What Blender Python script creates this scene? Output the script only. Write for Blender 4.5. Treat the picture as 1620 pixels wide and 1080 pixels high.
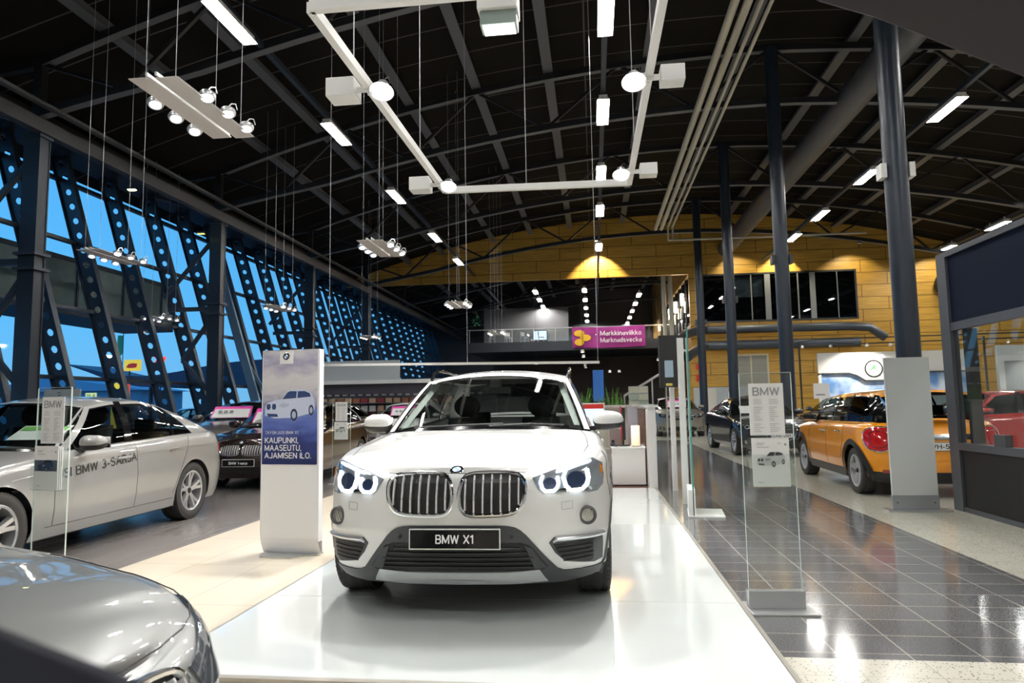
import bpy, bmesh, math, random
from mathutils import Vector, Matrix
random.seed(7)
for o in list(bpy.data.objects): bpy.data.objects.remove(o)
SC = bpy.context.scene
COL = SC.collection
PI = math.pi

# ------------------------------------------------------------ camera
CAMH = 1.25
fw = Vector((-0.116963, 0.988584, 0.0)); # filled below
def _cam():
    f = 1080.0; r = .0165
    u, v = 130/f, -100/f
    u0 = u*math.cos(r)+v*math.sin(r); v0 = v*math.cos(r)-u*math.sin(r)
    p = math.atan(-v0); a = math.atan(u0*math.cos(p))
    F = Vector((-math.sin(a)*math.cos(p), math.cos(a)*math.cos(p), math.sin(p)))
    R = Vector((math.cos(a), math.sin(a), 0)); U = R.cross(F)
    R2 = R*math.cos(r)-U*math.sin(r); U2 = U*math.cos(r)+R*math.sin(r)
    return R2, U2, F
R_, U_, F_ = _cam()
cd = bpy.data.cameras.new('camera'); cam = bpy.data.objects.new('camera', cd); COL.objects.link(cam)
cd.lens = 24; cd.sensor_width = 36; cd.clip_start = .02; cd.clip_end = 600
M = Matrix((R_, U_, -F_)).transposed().to_4x4(); M.translation = Vector((0, 0, CAMH)); cam.matrix_world = M
cd.dof.use_dof = True; cd.dof.focus_distance = 5.0; cd.dof.aperture_fstop = 5.6
SC.camera = cam
SC.view_settings.view_transform = 'Standard'; SC.view_settings.look = 'None'
SC.view_settings.exposure = 0.6; SC.view_settings.gamma = 1.0; SC.view_settings.use_curve_mapping = False

# ------------------------------------------------------------ world: dusk sky
W = bpy.data.worlds.new('dusk'); SC.world = W; W.use_nodes = True
nt = W.node_tree; nt.nodes.clear()
tc = nt.nodes.new('ShaderNodeTexCoord'); sp = nt.nodes.new('ShaderNodeSeparateXYZ')
cr = nt.nodes.new('ShaderNodeValToRGB'); bg = nt.nodes.new('ShaderNodeBackground'); ow = nt.nodes.new('ShaderNodeOutputWorld')
nt.links.new(tc.outputs['Generated'], sp.inputs[0]); nt.links.new(sp.outputs[2], cr.inputs[0])
nt.links.new(cr.outputs[0], bg.inputs[0]); nt.links.new(bg.outputs[0], ow.inputs[0])
e = cr.color_ramp.elements
e[0].position = 0.0; e[0].color = (.16, .42, .68, 1)
e[1].position = .12; e[1].color = (.10, .42, .78, 1)
x = e.new(.4); x.color = (.07, .36, .78, 1)
x = e.new(1); x.color = (.03, .18, .5, 1)
bg.inputs[1].default_value = .88

# ------------------------------------------------------------ materials
def nodes(m):
    m.use_nodes = True; n = m.node_tree.nodes; return n, m.node_tree.links, n['Principled BSDF']
MATS = {}
def mat(name, col, rough=.5, metal=0, coat=0, emit=None, es=0, spec=None, alpha=None):
    if name in MATS: return MATS[name]
    m = bpy.data.materials.new(name); n, l, b = nodes(m)
    b.inputs['Base Color'].default_value = (*col, 1); b.inputs['Roughness'].default_value = rough
    b.inputs['Metallic'].default_value = metal; b.inputs['Coat Weight'].default_value = coat
    b.inputs['Coat Roughness'].default_value = .03
    if emit: b.inputs['Emission Color'].default_value = (*emit, 1); b.inputs['Emission Strength'].default_value = es
    if spec is not None: b.inputs['Specular IOR Level'].default_value = spec
    m.diffuse_color = (*col, 1); MATS[name] = m; return m
def glass(name, tint=(.9, .95, .93), ior=1.5, extra=0.0):
    """thin pane: see-through with a fresnel reflection"""
    if name in MATS: return MATS[name]
    m = bpy.data.materials.new(name); m.use_nodes = True; t = m.node_tree; t.nodes.clear()
    o = t.nodes.new('ShaderNodeOutputMaterial'); mx = t.nodes.new('ShaderNodeMixShader')
    tr = t.nodes.new('ShaderNodeBsdfTransparent'); gl = t.nodes.new('ShaderNodeBsdfGlossy'); fr = t.nodes.new('ShaderNodeMath'); lw = t.nodes.new('ShaderNodeLayerWeight'); pw = t.nodes.new('ShaderNodeMath')
    tr.inputs[0].default_value = (*tint, 1); gl.inputs['Roughness'].default_value = .01
    lw.inputs[0].default_value = .5; pw.operation = 'POWER'; pw.inputs[1].default_value = 5; fr.operation = 'MULTIPLY_ADD'; fr.inputs[1].default_value = .9; fr.inputs[2].default_value = .04
    t.links.new(lw.outputs['Facing'], pw.inputs[0]); t.links.new(pw.outputs[0], fr.inputs[0])
    t.links.new(tr.outputs[0], mx.inputs[1]); t.links.new(gl.outputs[0], mx.inputs[2])
    if extra:
        ad = t.nodes.new('ShaderNodeMath'); ad.operation = 'ADD'; ad.inputs[1].default_value = extra; ad.use_clamp = True
        t.links.new(fr.outputs[0], ad.inputs[0]); t.links.new(ad.outputs[0], mx.inputs[0])
    else: t.links.new(fr.outputs[0], mx.inputs[0])
    t.links.new(mx.outputs[0], o.inputs[0]); MATS[name] = m; return m
def pos_coord(t):
    g = t.nodes.new('ShaderNodeNewGeometry'); return g.outputs['Position']
def tile_mat(name, c1, c2, grout, bw, bh, mortar, rough, speck=0, off=(0, 0), boff=0.0, bump=0, axis='XY', grain=None, coat=0):
    """tiles/boards laid out in world metres"""
    m = bpy.data.materials.new(name); n, l, b = nodes(m); t = m.node_tree
    p = pos_coord(t); mp = n.new('ShaderNodeMapping'); l.new(p, mp.inputs[0]); mp.inputs['Location'].default_value = (off[0], off[1], 0)
    src = mp.outputs[0]
    if axis != 'XY':
        s = n.new('ShaderNodeSeparateXYZ'); c = n.new('ShaderNodeCombineXYZ'); l.new(src, s.inputs[0])
        k = {'XZ': (0, 2), 'YZ': (1, 2), 'YX': (1, 0)}[axis]
        l.new(s.outputs[k[0]], c.inputs[0]); l.new(s.outputs[k[1]], c.inputs[1]); src = c.outputs[0]
    br = n.new('ShaderNodeTexBrick'); l.new(src, br.inputs[0])
    br.offset = boff; br.inputs['Scale'].default_value = 1
    br.inputs['Color1'].default_value = (*c1, 1); br.inputs['Color2'].default_value = (*c2, 1); br.inputs['Mortar'].default_value = (*grout, 1)
    br.inputs['Mortar Size'].default_value = mortar; br.inputs['Brick Width'].default_value = bw; br.inputs['Row Height'].default_value = bh
    br.inputs['Mortar Smooth'].default_value = 0.0
    out = br.outputs['Color']
    if speck or grain:
        no = n.new('ShaderNodeTexNoise')
        if grain:
            m2 = n.new('ShaderNodeMapping'); l.new(src, m2.inputs[0]); m2.inputs['Scale'].default_value = grain; l.new(m2.outputs[0], no.inputs[0]); no.inputs['Scale'].default_value = 3
        else: l.new(src, no.inputs[0]); no.inputs['Scale'].default_value = 90
        no.inputs['Detail'].default_value = 4
        mr = n.new('ShaderNodeMapRange'); l.new(no.outputs[0], mr.inputs[0]); mr.inputs[1].default_value = .35; mr.inputs[2].default_value = .65
        a = speck or .25; mr.inputs[3].default_value = 1-a; mr.inputs[4].default_value = 1+a*.6
        mm = n.new('ShaderNodeVectorMath'); mm.operation = 'SCALE'; l.new(out, mm.inputs[0]); l.new(mr.outputs[0], mm.inputs['Scale']); out = mm.outputs[0]
    l.new(out, b.inputs['Base Color']); b.inputs['Roughness'].default_value = rough; b.inputs['Coat Weight'].default_value = coat; b.inputs['Coat Roughness'].default_value = .02
    MATS[name] = m; return m
def noise_mat(name, c1, c2, scale=20, rough=.5, lo=.4, hi=.6, stretch=None, coat=0):
    m = bpy.data.materials.new(name); n, l, b = nodes(m); p = pos_coord(m.node_tree)
    src = p
    if stretch: mp = n.new('ShaderNodeMapping'); l.new(p, mp.inputs[0]); mp.inputs['Scale'].default_value = stretch; src = mp.outputs[0]
    no = n.new('ShaderNodeTexNoise'); l.new(src, no.inputs[0]); no.inputs['Scale'].default_value = scale; no.inputs['Detail'].default_value = 5
    r = n.new('ShaderNodeValToRGB'); l.new(no.outputs[0], r.inputs[0]); r.color_ramp.elements[0].position = lo; r.color_ramp.elements[1].position = hi
    r.color_ramp.elements[0].color = (*c1, 1); r.color_ramp.elements[1].color = (*c2, 1); l.new(r.outputs[0], b.inputs['Base Color'])
    b.inputs['Roughness'].default_value = rough; b.inputs['Coat Weight'].default_value = coat; MATS[name] = m; return m

STEEL = mat('dark_blue_steel', (.030, .042, .060), .42, .2)
STEEL2 = mat('column_steel', (.017, .025, .040), .36, .1)
TRUSS = mat('black_truss', (.012, .012, .014), .5)
PURLIN = mat('grey_purlin', (.115, .12, .13), .5)
WHITE = mat('white_metal', (.78, .78, .76), .4)
WHITEL = mat('white_laminate', (.74, .72, .70), .35)
ALU = mat('brushed_alu', (.62, .63, .64), .3, .8)
CHROME = mat('chrome', (.85, .86, .88), .08, 1)
BLACK = mat('black_plastic', (.012, .012, .013), .45)
GLOSSB = mat('gloss_black', (.006, .006, .007), .08)
DGREY = mat('dark_grey_plastic', (.045, .048, .052), .5)
RUBBER = mat('tyre_rubber', (.038, .036, .034), .7)
SILVERP = mat('alloy_silver', (.62, .63, .65), .28, .75)
GLASS = glass('clear_glass', (.965, .985, .98))
GLASSD = glass('tinted_glass', (.28, .31, .31))
GLASSW = glass('windscreen_glass', (.62, .68, .66))
GLASSF = glass('facade_glass', (.92, .97, 1.0))
GLEDGE = mat('glass_edge', (.08, .30, .27), .15)
LAMP = mat('tube_light', (1, 1, 1), .5, emit=(1, .975, .92), es=150)
BULB = mat('spot_bulb', (1, 1, 1), .5, emit=(1, .96, .92), es=60)
WARMB = mat('warm_bulb', (1, 1, 1), .5, emit=(1, .80, .50), es=25)
PAPER = mat('paper', (.80, .80, .79), .6)
GREYT = mat('print_grey', (.30, .31, .33), .6)
BLACKT = mat('print_black', (.02, .02, .02), .5)
WHITET = mat('print_white', (.88, .88, .88), .5)
PINK = mat('print_pink', (.75, .04, .38), .5)
RED = mat('sign_red', (.70, .03, .02), .5)

# ------------------------------------------------------------ mesh helpers
class MB:
    def __init__(s): s.v = []; s.f = []; s.m = []
    def add(s, vs, fs, mi=0):
        o = len(s.v); s.v += [tuple(v) for v in vs]
        for f in fs: s.f.append(tuple(i+o for i in f)); s.m.append(mi)
        return s
    def box(s, a, b, mi=0):
        x0, y0, z0 = a; x1, y1, z1 = b
        return s.add([(x0, y0, z0), (x1, y0, z0), (x1, y1, z0), (x0, y1, z0), (x0, y0, z1), (x1, y0, z1), (x1, y1, z1), (x0, y1, z1)],
                     [(0, 3, 2, 1), (4, 5, 6, 7), (0, 1, 5, 4), (1, 2, 6, 5), (2, 3, 7, 6), (3, 0, 4, 7)], mi)
    def bar(s, p, q, w, h=None, up=(0, 0, 1), mi=0):
        """rectangular bar from p to q; w across, h along up"""
        p, q = Vector(p), Vector(q); d = (q-p).normalized(); h = h or w
        u = Vector(up); sd = d.cross(u)
        if sd.length < 1e-4: sd = d.cross(Vector((1, 0, 0)))
        sd.normalize(); u = sd.cross(d).normalized(); sd *= w/2; u *= h/2
        vs = [p-sd-u, p+sd-u, p+sd+u, p-sd+u, q-sd-u, q+sd-u, q+sd+u, q-sd+u]
        return s.add(vs, [(0, 3, 2, 1), (4, 5, 6, 7), (0, 1, 5, 4), (1, 2, 6, 5), (2, 3, 7, 6), (3, 0, 4, 7)][::1], mi)
    def tube(s, pts, r, n=8, mi=0, closed=False, cap=True):
        pts = [Vector(p) for p in pts]; N = len(pts); rs = r if isinstance(r, (list, tuple)) else [r]*N
        ring = []; pu = None; vs = []
        for i, p in enumerate(pts):
            a = pts[(i-1) % N] if (closed or i > 0) else p; b = pts[(i+1) % N] if (closed or i < N-1) else p
            d = (b-a).normalized() if (b-a).length > 1e-9 else Vector((0, 0, 1))
            if pu is None: pu = d.orthogonal().normalized()
            u = (pu-d*pu.dot(d)); u = u.normalized() if u.length > 1e-6 else d.orthogonal().normalized(); pu = u; w = d.cross(u)
            for k in range(n):
                t = 2*PI*k/n; vs.append(p+(u*math.cos(t)+w*math.sin(t))*rs[i])
        fs = []
        for i in range(N if closed else N-1):
            j = (i+1) % N
            for k in range(n): fs.append((i*n+k, i*n+(k+1) % n, j*n+(k+1) % n, j*n+k))
        if cap and not closed: fs += [tuple(range(n))[::-1], tuple((N-1)*n+k for k in range(n))]
        return s.add(vs, fs, mi)
    def cyl(s, p, q, r, n=20, mi=0, r2=None):
        return s.tube([p, q], [r, r if r2 is None else r2], n, mi)
    def lathe(s, prof, o=(0, 0, 0), ax='z', n=24, mi=0, closed=False):
        vs = []; o = Vector(o)
        for k in range(n):
            t = 2*PI*k/n; c, sn = math.cos(t), math.sin(t)
            for r, h in prof:
                vs.append(o+Vector({'z': (r*c, r*sn, h), 'x': (h, r*c, r*sn), 'y': (r*sn, h, r*c)}[ax]))
        P = len(prof); fs = []
        for k in range(n):
            for i in range(P if closed else P-1):
                j = (i+1) % P; fs.append((k*P+i, ((k+1) % n)*P+i, ((k+1) % n)*P+j, k*P+j))
        return s.add(vs, fs, mi)
    def grid(s, fn, nu, nv, mi=0, flip=False, mfn=None):
        vs = [fn(i/nu, j/nv) for i in range(nu+1) for j in range(nv+1)]; o = len(s.v); s.v += [tuple(v) for v in vs]
        for i in range(nu):
            for j in range(nv):
                q = (i*(nv+1)+j, (i+1)*(nv+1)+j, (i+1)*(nv+1)+j+1, i*(nv+1)+j+1)
                if flip: q = q[::-1]
                s.f.append(tuple(k+o for k in q)); s.m.append(mfn((i+.5)/nu, (j+.5)/nv) if mfn else mi)
        return s
    def prism(s, poly, axis, a, b, mi=0):
        """polygon (2D) swept along an axis from a to b"""
        n = len(poly); mk = {'y': lambda p, h: (p[0], h, p[1]), 'x': lambda p, h: (h, p[0], p[1]), 'z': lambda p, h: (p[0], p[1], h)}[axis]
        vs = [mk(p, a) for p in poly]+[mk(p, b) for p in poly]
        fs = [tuple(range(n))[::-1], tuple(range(n, 2*n))]+[(i, (i+1) % n, n+(i+1) % n, n+i) for i in range(n)]
        return s.add(vs, fs, mi)
    def build(s, name, mats, parent=None, smooth=False, bevel=0, auto=None, loc=None, rz=None):
        me = bpy.data.meshes.new(name); me.from_pydata(s.v, [], s.f)
        if not isinstance(mats, (list, tuple)): mats = [mats]
        for m in mats: me.materials.append(m)
        if len(mats) > 1: me.polygons.foreach_set('material_index', s.m)
        bm = bmesh.new(); bm.from_mesh(me)
        bmesh.ops.remove_doubles(bm, verts=bm.verts, dist=1e-5)
        bmesh.ops.recalc_face_normals(bm, faces=bm.faces)
        if bevel: bmesh.ops.bevel(bm, geom=[e for e in bm.edges if len(e.link_faces) == 2 and e.calc_face_angle(0) > .5], offset=bevel, segments=2, affect='EDGES', profile=.6)
        if smooth:
            a = auto or math.radians(38)
            for f in bm.faces: f.smooth = True
            for e in bm.edges:
                if len(e.link_faces) == 2 and e.calc_face_angle(0) > a: e.smooth = False
        bm.to_mesh(me); bm.free(); me.update()
        o = bpy.data.objects.new(name, me); COL.objects.link(o)
        if parent: o.parent = parent
        if loc is not None: o.location = loc
        if rz is not None: o.rotation_euler = (0, 0, rz)
        return o
def tag(o, label=None, cat=None, group=None, kind=None):
    if label: o['label'] = label
    if cat: o['category'] = cat
    if group: o['group'] = group
    if kind: o['kind'] = kind
    return o
def thing(name, label, cat, loc=(0, 0, 0), rz=0, group=None):
    o = bpy.data.objects.new(name, None); COL.objects.link(o); o.location = loc; o.rotation_euler = (0, 0, rz); o.empty_display_size = .1
    return tag(o, label, cat, group)
def struct(o): o['kind'] = 'structure'; return o
def copy_tree(o, parent=None):
    c = o.copy(); COL.objects.link(c); c.parent = parent
    for ch in list(o.children): copy_tree(ch, c)
    return c
def _arc(cx, cy, rx, ry, a0, a1, n=10): return [(cx+rx*math.cos(math.radians(a0+(a1-a0)*i/n)), cy+ry*math.sin(math.radians(a0+(a1-a0)*i/n))) for i in range(n+1)]
GL = {  # stroke letters, cap height 1: (advance, [polylines])
 'A': (.72, [[(0, 0), (.36, 1), (.72, 0)], [(.14, .33), (.58, .33)]]),
 'Ä': (.72, [[(0, 0), (.36, 1), (.72, 0)], [(.14, .33), (.58, .33)], [(.2, 1.2), (.24, 1.2)], [(.48, 1.2), (.52, 1.2)]]),
 'B': (.60, [[(.0, 0), (0, 1), (.32, 1)]+_arc(.34, .76, .22, .24, 90, -90)+[(0, .52)], [(.32, .52)]+_arc(.36, .26, .24, .26, 90, -90)+[(0, 0)]]),
 'C': (.66, [_arc(.36, .5, .36, .5, 50, 310, 18)]),
 'D': (.64, [[(0, 0), (0, 1), (.25, 1)]+_arc(.25, .5, .39, .5, 90, -90, 14)+[(0, 0)]]),
 'E': (.54, [[(.54, 1), (0, 1), (0, 0), (.54, 0)], [(0, .52), (.48, .52)]]),
 'F': (.52, [[(.52, 1), (0, 1), (0, 0)], [(0, .5), (.45, .5)]]),
 'G': (.68, [_arc(.36, .5, .36, .5, 50, 330, 18)+[(.68, .48), (.42, .48)]]),
 'H': (.62, [[(0, 0), (0, 1)], [(.62, 0), (.62, 1)], [(0, .52), (.62, .52)]]),
 'I': (.0, [[(0, 0), (0, 1)]]),
 'J': (.45, [[(.45, 1), (.45, .25)]+_arc(.22, .25, .23, .25, 0, -155)]),
 'K': (.60, [[(0, 0), (0, 1)], [(.58, 1), (.03, .42)], [(.2, .6), (.62, 0)]]),
 'L': (.50, [[(0, 1), (0, 0), (.50, 0)]]),
 'M': (.80, [[(0, 0), (0, 1), (.40, .08), (.80, 1), (.80, 0)]]),
 'N': (.64, [[(0, 0), (0, 1), (.64, 0), (.64, 1)]]),
 'O': (.74, [_arc(.37, .5, .37, .5, 0, 360, 24)]),
 'P': (.58, [[(0, 0), (0, 1), (.32, 1)]+_arc(.33, .73, .25, .27, 90, -90)+[(0, .46)]]),
 'R': (.60, [[(0, 0), (0, 1), (.32, 1)]+_arc(.33, .75, .25, .25, 90, -90)+[(0, .5)], [(.34, .5), (.6, 0)]]),
 'S': (.58, [_arc(.29, .75, .26, .25, 30, 230, 12)+_arc(.29, .26, .29, .26, 60, -150, 12)]),
 'T': (.60, [[(0, 1), (.60, 1)], [(.30, 1), (.30, 0)]]),
 'U': (.62, [[(0, 1), (0, .32)]+_arc(.31, .32, .31, .32, 180, 360, 12)+[(.62, 1)]]),
 'V': (.66, [[(0, 1), (.33, 0), (.66, 1)]]),
 'W': (.98, [[(0, 1), (.24, 0), (.49, .95), (.74, 0), (.98, 1)]]),
 'X': (.64, [[(0, 0), (.64, 1)], [(0, 1), (.64, 0)]]),
 'Y': (.64, [[(0, 1), (.32, .45), (.64, 1)], [(.32, .45), (.32, 0)]]),
 'Z': (.58, [[(0, 1), (.58, 1), (0, 0), (.58, 0)]]),
 '0': (.52, [_arc(.26, .5, .26, .5, 0, 360, 20)]),
 '1': (.24, [[(0, .78), (.24, 1), (.24, 0)]]),
 '2': (.52, [_arc(.26, .74, .25, .26, 165, -35, 10)+[(0, 0), (.52, 0)]]),
 '3': (.52, [_arc(.25, .76, .23, .24, 150, -80, 10), _arc(.25, .27, .26, .27, 80, -150, 12)]),
 '5': (.52, [[(.48, 1), (.08, 1), (.04, .52)]+_arc(.25, .32, .26, .32, 110, -150, 12)]),
 '7': (.50, [[(0, 1), (.50, 1), (.16, 0)]]),
 '9': (.52, [_arc(.26, .70, .25, .30, 0, 360, 16), [(.51, .70)]+_arc(.24, .32, .27, .32, 20, -150, 8)]),
 '-': (.28, [[(0, .36), (.28, .36)]]), '.': (.0, [[(0, 0), (0, .05)]]), ',': (.04, [[(.04, .05), (0, -.16)]]), ' ': (.20, []),
 'a': (.42, [_arc(.2, .25, .2, .25, 0, 360, 14), [(.42, .62), (.42, 0)]]),
 'c': (.40, [_arc(.23, .32, .23, .32, 50, 310, 12)]),
 'd': (.42, [_arc(.2, .32, .2, .32, 0, 360, 14), [(.42, 1), (.42, 0)]]),
 'e': (.44, [[(.02, .34), (.44, .34)]+_arc(.22, .32, .22, .32, 0, 320, 14)]),
 'i': (.0, [[(0, 0), (0, .64)], [(0, .86), (0, .92)]]),
 'j': (.08, [[(.08, .64), (.08, -.18), (-.04, -.26)], [(.08, .86), (.08, .92)]]),
 'k': (.40, [[(0, 0), (0, 1)], [(.36, .64), (.02, .3)], [(.14, .4), (.42, 0)]]),
 'n': (.40, [[(0, 0), (0, .64)], _arc(.2, .42, .2, .22, 180, 0, 8)+[(.40, 0)]]),
 'o': (.44, [_arc(.22, .32, .22, .32, 0, 360, 16)]),
 'r': (.24, [[(0, 0), (0, .64)], _arc(.2, .4, .2, .22, 180, 80, 5)]),
 's': (.36, [_arc(.18, .48, .16, .16, 30, 240, 8)+_arc(.18, .17, .18, .17, 60, -150, 8)]),
 'v': (.42, [[(0, .64), (.21, 0), (.42, .64)]]),
}
def text(s, size, m, name, parent, loc, rot, width=None, ex=.0008, align='CENTER', bold=None, fn=None, shear=0):
    """block letters laid out in local x/y; cap height is about .72 of size"""
    H_ = size*.72; th = .17 if bold is None else bold; gap = .20; x = 0; b = MB(); segs = []
    for ch in s:
        adv, st = GL[ch]
        for pl_ in st:
            for p, q in zip(pl_, pl_[1:]): segs.append(((p[0]+x, p[1]), (q[0]+x, q[1])))
        x += adv+(gap+.06 if ch != ' ' else .26)
    x -= gap+.06; W = x+th
    kx = (width/W) if width else H_; x0 = -W*kx/2 if align == 'CENTER' else 0
    for k, ((ax, ay), (bx, by)) in enumerate(segs):
        A = Vector((ax, ay)); B = Vector((bx, by)); d = (B-A); L = d.length
        if L < 1e-6: d = Vector((0, 1)); L = 1
        d = d/L; n = Vector((-d.y, d.x))*th/2; e = d*th*.28; z = ex+.00002*(k % 5)
        q = [A-e-n, B+e-n, B+e+n, A-e+n]
        P_ = [Vector((x0+(v.x+th/2)*kx+shear*(v.y-.5)*kx, (v.y*(1-th)+th/2-.5)*H_, 0)) for v in q]
        vs = [p+Vector((0, 0, z)) for p in P_]
        if ex > .005: vs += [p-Vector((0, 0, ex)) for p in P_]
        if fn: vs = [fn(v) for v in vs]
        b.add(vs, [(0, 1, 2, 3)]+([(4, 7, 6, 5), (0, 4, 5, 1), (1, 5, 6, 2), (2, 6, 7, 3), (3, 7, 4, 0)] if ex > .005 else []))
    o = b.build(name, m, parent); o.location = loc; o.rotation_euler = rot; return o
# ============================================================ FLOORS
def chips(m):
    n, l, b = nodes(m); p = pos_coord(m.node_tree); src = b.inputs['Base Color'].links[0].from_socket
    vo = n.new('ShaderNodeTexVoronoi'); l.new(p, vo.inputs[0]); vo.inputs['Scale'].default_value = 58
    no = n.new('ShaderNodeTexNoise'); l.new(p, no.inputs[0]); no.inputs['Scale'].default_value = 60
    ma = n.new('ShaderNodeMath'); ma.operation = 'MULTIPLY_ADD'; l.new(no.outputs[0], ma.inputs[0]); ma.inputs[1].default_value = -.55; l.new(vo.outputs['Distance'], ma.inputs[2])
    lt = n.new('ShaderNodeMath'); lt.operation = 'LESS_THAN'; l.new(ma.outputs[0], lt.inputs[0]); lt.inputs[1].default_value = -.07
    mx = n.new('ShaderNodeMix'); mx.data_type = 'RGBA'; l.new(lt.outputs[0], mx.inputs[0]); l.new(src, mx.inputs[6]); mx.inputs[7].default_value = (.10, .09, .07, 1)
    l.new(mx.outputs[2], b.inputs['Base Color'])
PX0, PX1 = -2.16, .85          # glass platform
tile_mat('terrazzo', (.56, .54, .46), (.58, .56, .48), (.44, .42, .36), .34, .34, .004, .16, speck=.0, off=(-.85+.34*5, 0))
chips(MATS['terrazzo'])
tile_mat('dark_tile', (.115, .116, .120), (.14, .14, .143), (.34, .32, .28), .34, .28, .0045, .11, off=(-.85+.34*5+.03, -.06), boff=0, speck=.28, axis='XY')
tile_mat('beige_tile', (.68, .605, .485), (.71, .63, .51), (.52, .45, .34), .56, 1.1, .004, .22, off=(2.16+.56*10, .1))
tile_mat('grey_plank', (.19, .172, .165), (.23, .21, .20), (.14, .13, .125), .30, 2.2, .003, .22, boff=.4, speck=.07, grain=(8, .6, 1))
f = MB()
def rect(x0, x1, y0, y1, mi): f.add([(x0, y0, 0), (x1, y0, 0), (x1, y1, 0), (x0, y1, 0)], [(0, 1, 2, 3)], mi)
rect(-20, -3.83, -6, 41, 3); rect(-3.83, PX1, -6, 24, 2); rect(-3.83, 2.92, 24, 41, 0)
rect(PX1, 2.92, -6, 3.62, 0); rect(PX1, 2.92, 3.62, 24, 1); rect(2.92, 26, -6, 41, 0)
rect(-20, 26, 41, 75, 1)
fo = struct(f.build('floor', [MATS[k] for k in ('terrazzo', 'dark_tile', 'beige_tile', 'grey_plank')]))
# concrete slab body underneath
struct(MB().box((-20, -6, -.3), (26, 75, -.004)).build('floor', mat('slab', (.2, .2, .2), .8)))

# raised white glass platform
pl = thing('display_platform', 'low white glass display platform under the white compact SUV', 'platform', (0, 0, 0))
wg = mat('white_backed_glass', (.84, .885, .87), .5, coat=1, spec=.5); wg.node_tree.nodes['Principled BSDF'].inputs['Roughness'].default_value = .12
pt = .022
ys = [3.14, 4.46, 5.85, 7.25, 8.65, 10.35]
for a, b in zip(ys, ys[1:]):
    for xa, xb in ((PX0, PX1),):
        MB().box((xa+.0025, a+.0025, .004), (xb-.0025, b-.0025, pt)).build('glass_panel', wg, pl)
MB().box((PX0+.01, 3.15, 0), (PX1-.01, 10.34, .004)).build('base_sheet', DGREY, pl)
ed = MB().box((PX1, 3.1, 0), (PX1+.025, 10.36, pt+.002)).box((PX0-.012, 3.1, 0), (PX0, 10.36, pt)).box((PX0, 3.1, 0), (PX1, 3.138, pt+.002))
ed.build('edge_trim', mat('edge_metal', (.42, .40, .36), .35, .6), pl)

# ============================================================ ROOF
def roofz(x): return 12.6-.009*(x-4)**2
XL, XR = -16.6, 26
m = tile_mat('roof_board', (.009, .0075, .006), (.011, .0095, .007), (.10, .095, .09), 40, 1.55, .022, .85, off=(40, .4)); m.node_tree.nodes['Principled BSDF'].inputs['Specular IOR Level'].default_value = .12
r = MB()
def rf(u, v):
    x = XL+(XR-XL)*u; return (x, -6+81*v, roofz(x))
r.grid(rf, 40, 1); r.grid(lambda u, v: (XL+(XR-XL)*u, -6+81*v, roofz(XL+(XR-XL)*u)+.25), 40, 1)
struct(r.build('ceiling', m, smooth=True))
LY = [14.2+7.85*k for k in range(-2, 7)]; RY = [13.15+7.85*k for k in range(-2, 7)]
CXL, CXR = -12.9, 5.7
def slab_y(x, k):      # y of truss k at x (trusses run very slightly skew)
    t = min(1, max(0, (x-CXL)/(CXR-CXL))); return LY[k]+(RY[k]-LY[k])*t
def up(x): return roofz(x)-.45
def lo(x): return roofz(x)-2.15+ (.45*max(0, (-9-x)/4) if x < -9 else 0)
for k in range(1, 9):
    if LY[k] > 40 and k > 8: continue
    t = thing('roof_truss', 'black arched steel roof truss, %s' % ['', 'first over the camera', 'meeting the first round column behind the blank sign', 'meeting the second round column', 'meeting the third round column', 'meeting the fourth round column before the timber wall', 'first beyond the timber gable', 'second beyond the timber gable', 'last beyond the timber gable'][k], 'truss', (0, LY[k], 0))
    for nm, fn, h in (('top_chord', up, .20), ('bottom_chord', lo, .18)):
        b = MB(); xs = [-12.9+i*(38.6/36) for i in range(37)]
        for a, c in zip(xs, xs[1:]):
            b.bar((a, slab_y(a, k)-LY[k], fn(a)), (c, slab_y(c, k)-LY[k], fn(c)), .17, h)
        b.build(nm, [TRUSS], t)
        b = MB()
        for a, c in zip(xs, xs[1:]): b.bar((a, slab_y(a, k)-LY[k], fn(a)-h/2-.006), (c, slab_y(c, k)-LY[k], fn(c)-h/2-.006), .19, .012)
        b.build('flange', PURLIN, t)  # lighter grey paints a highlight from below onto each chord underside
    b = MB(); xs = [-12.9+i*2.325 for i in range(17)]
    for i in range(16):
        a, c = xs[i], xs[i+1]; A, C = (up, lo) if i % 2 == 0 else (lo, up)
        b.bar((a, slab_y(a, k)-LY[k], A(a)), (c, slab_y(c, k)-LY[k], C(c)), .09, .09)
    b.bar((-12.9, 0, 7.8), (-12.9, 0, up(-12.9)+.1), .2, .2); b.bar((-12.9, 0, up(-12.9)), (-16.2, 0, up(-12.9)-.35), .17, .2); b.bar((-12.9, 0, 8.0), (-15.6, 0, 9.0), .1, .1)
    b.build('web_member', [TRUSS], t)
# flange strips above are pale to paint in light from below
for i, x in enumerate([-11.2, -9.1, -5.9, -3.6, -1.2, 2.0, 4.9, 8.1, 11.2, 14.2, 17.3, 20.4, 23.5]):
    b = MB(); z = roofz(x)-.12
    b.box((x-.16, -6, z-.2), (x+.16, 74, z-.185)).box((x-.02, -6, z-.185), (x+.02, 74, z+.1))
    tag(b.build('roof_beam', PURLIN), 'long grey roof beam, %s' % ['nearest the glass wall', 'second from the glass wall', 'third from the glass wall', 'fourth from the glass wall', 'fifth from the glass wall, before the central lamps', 'between the central lamp row and the pale pipes', 'over the row of round columns', 'beside the big round duct', 'first past the aisle lamp row', 'second beyond the right aisle lamps', 'third beyond the right aisle lamps', 'under the far right lamps', 'at the far right edge of the hall'][i], 'beam')
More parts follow.
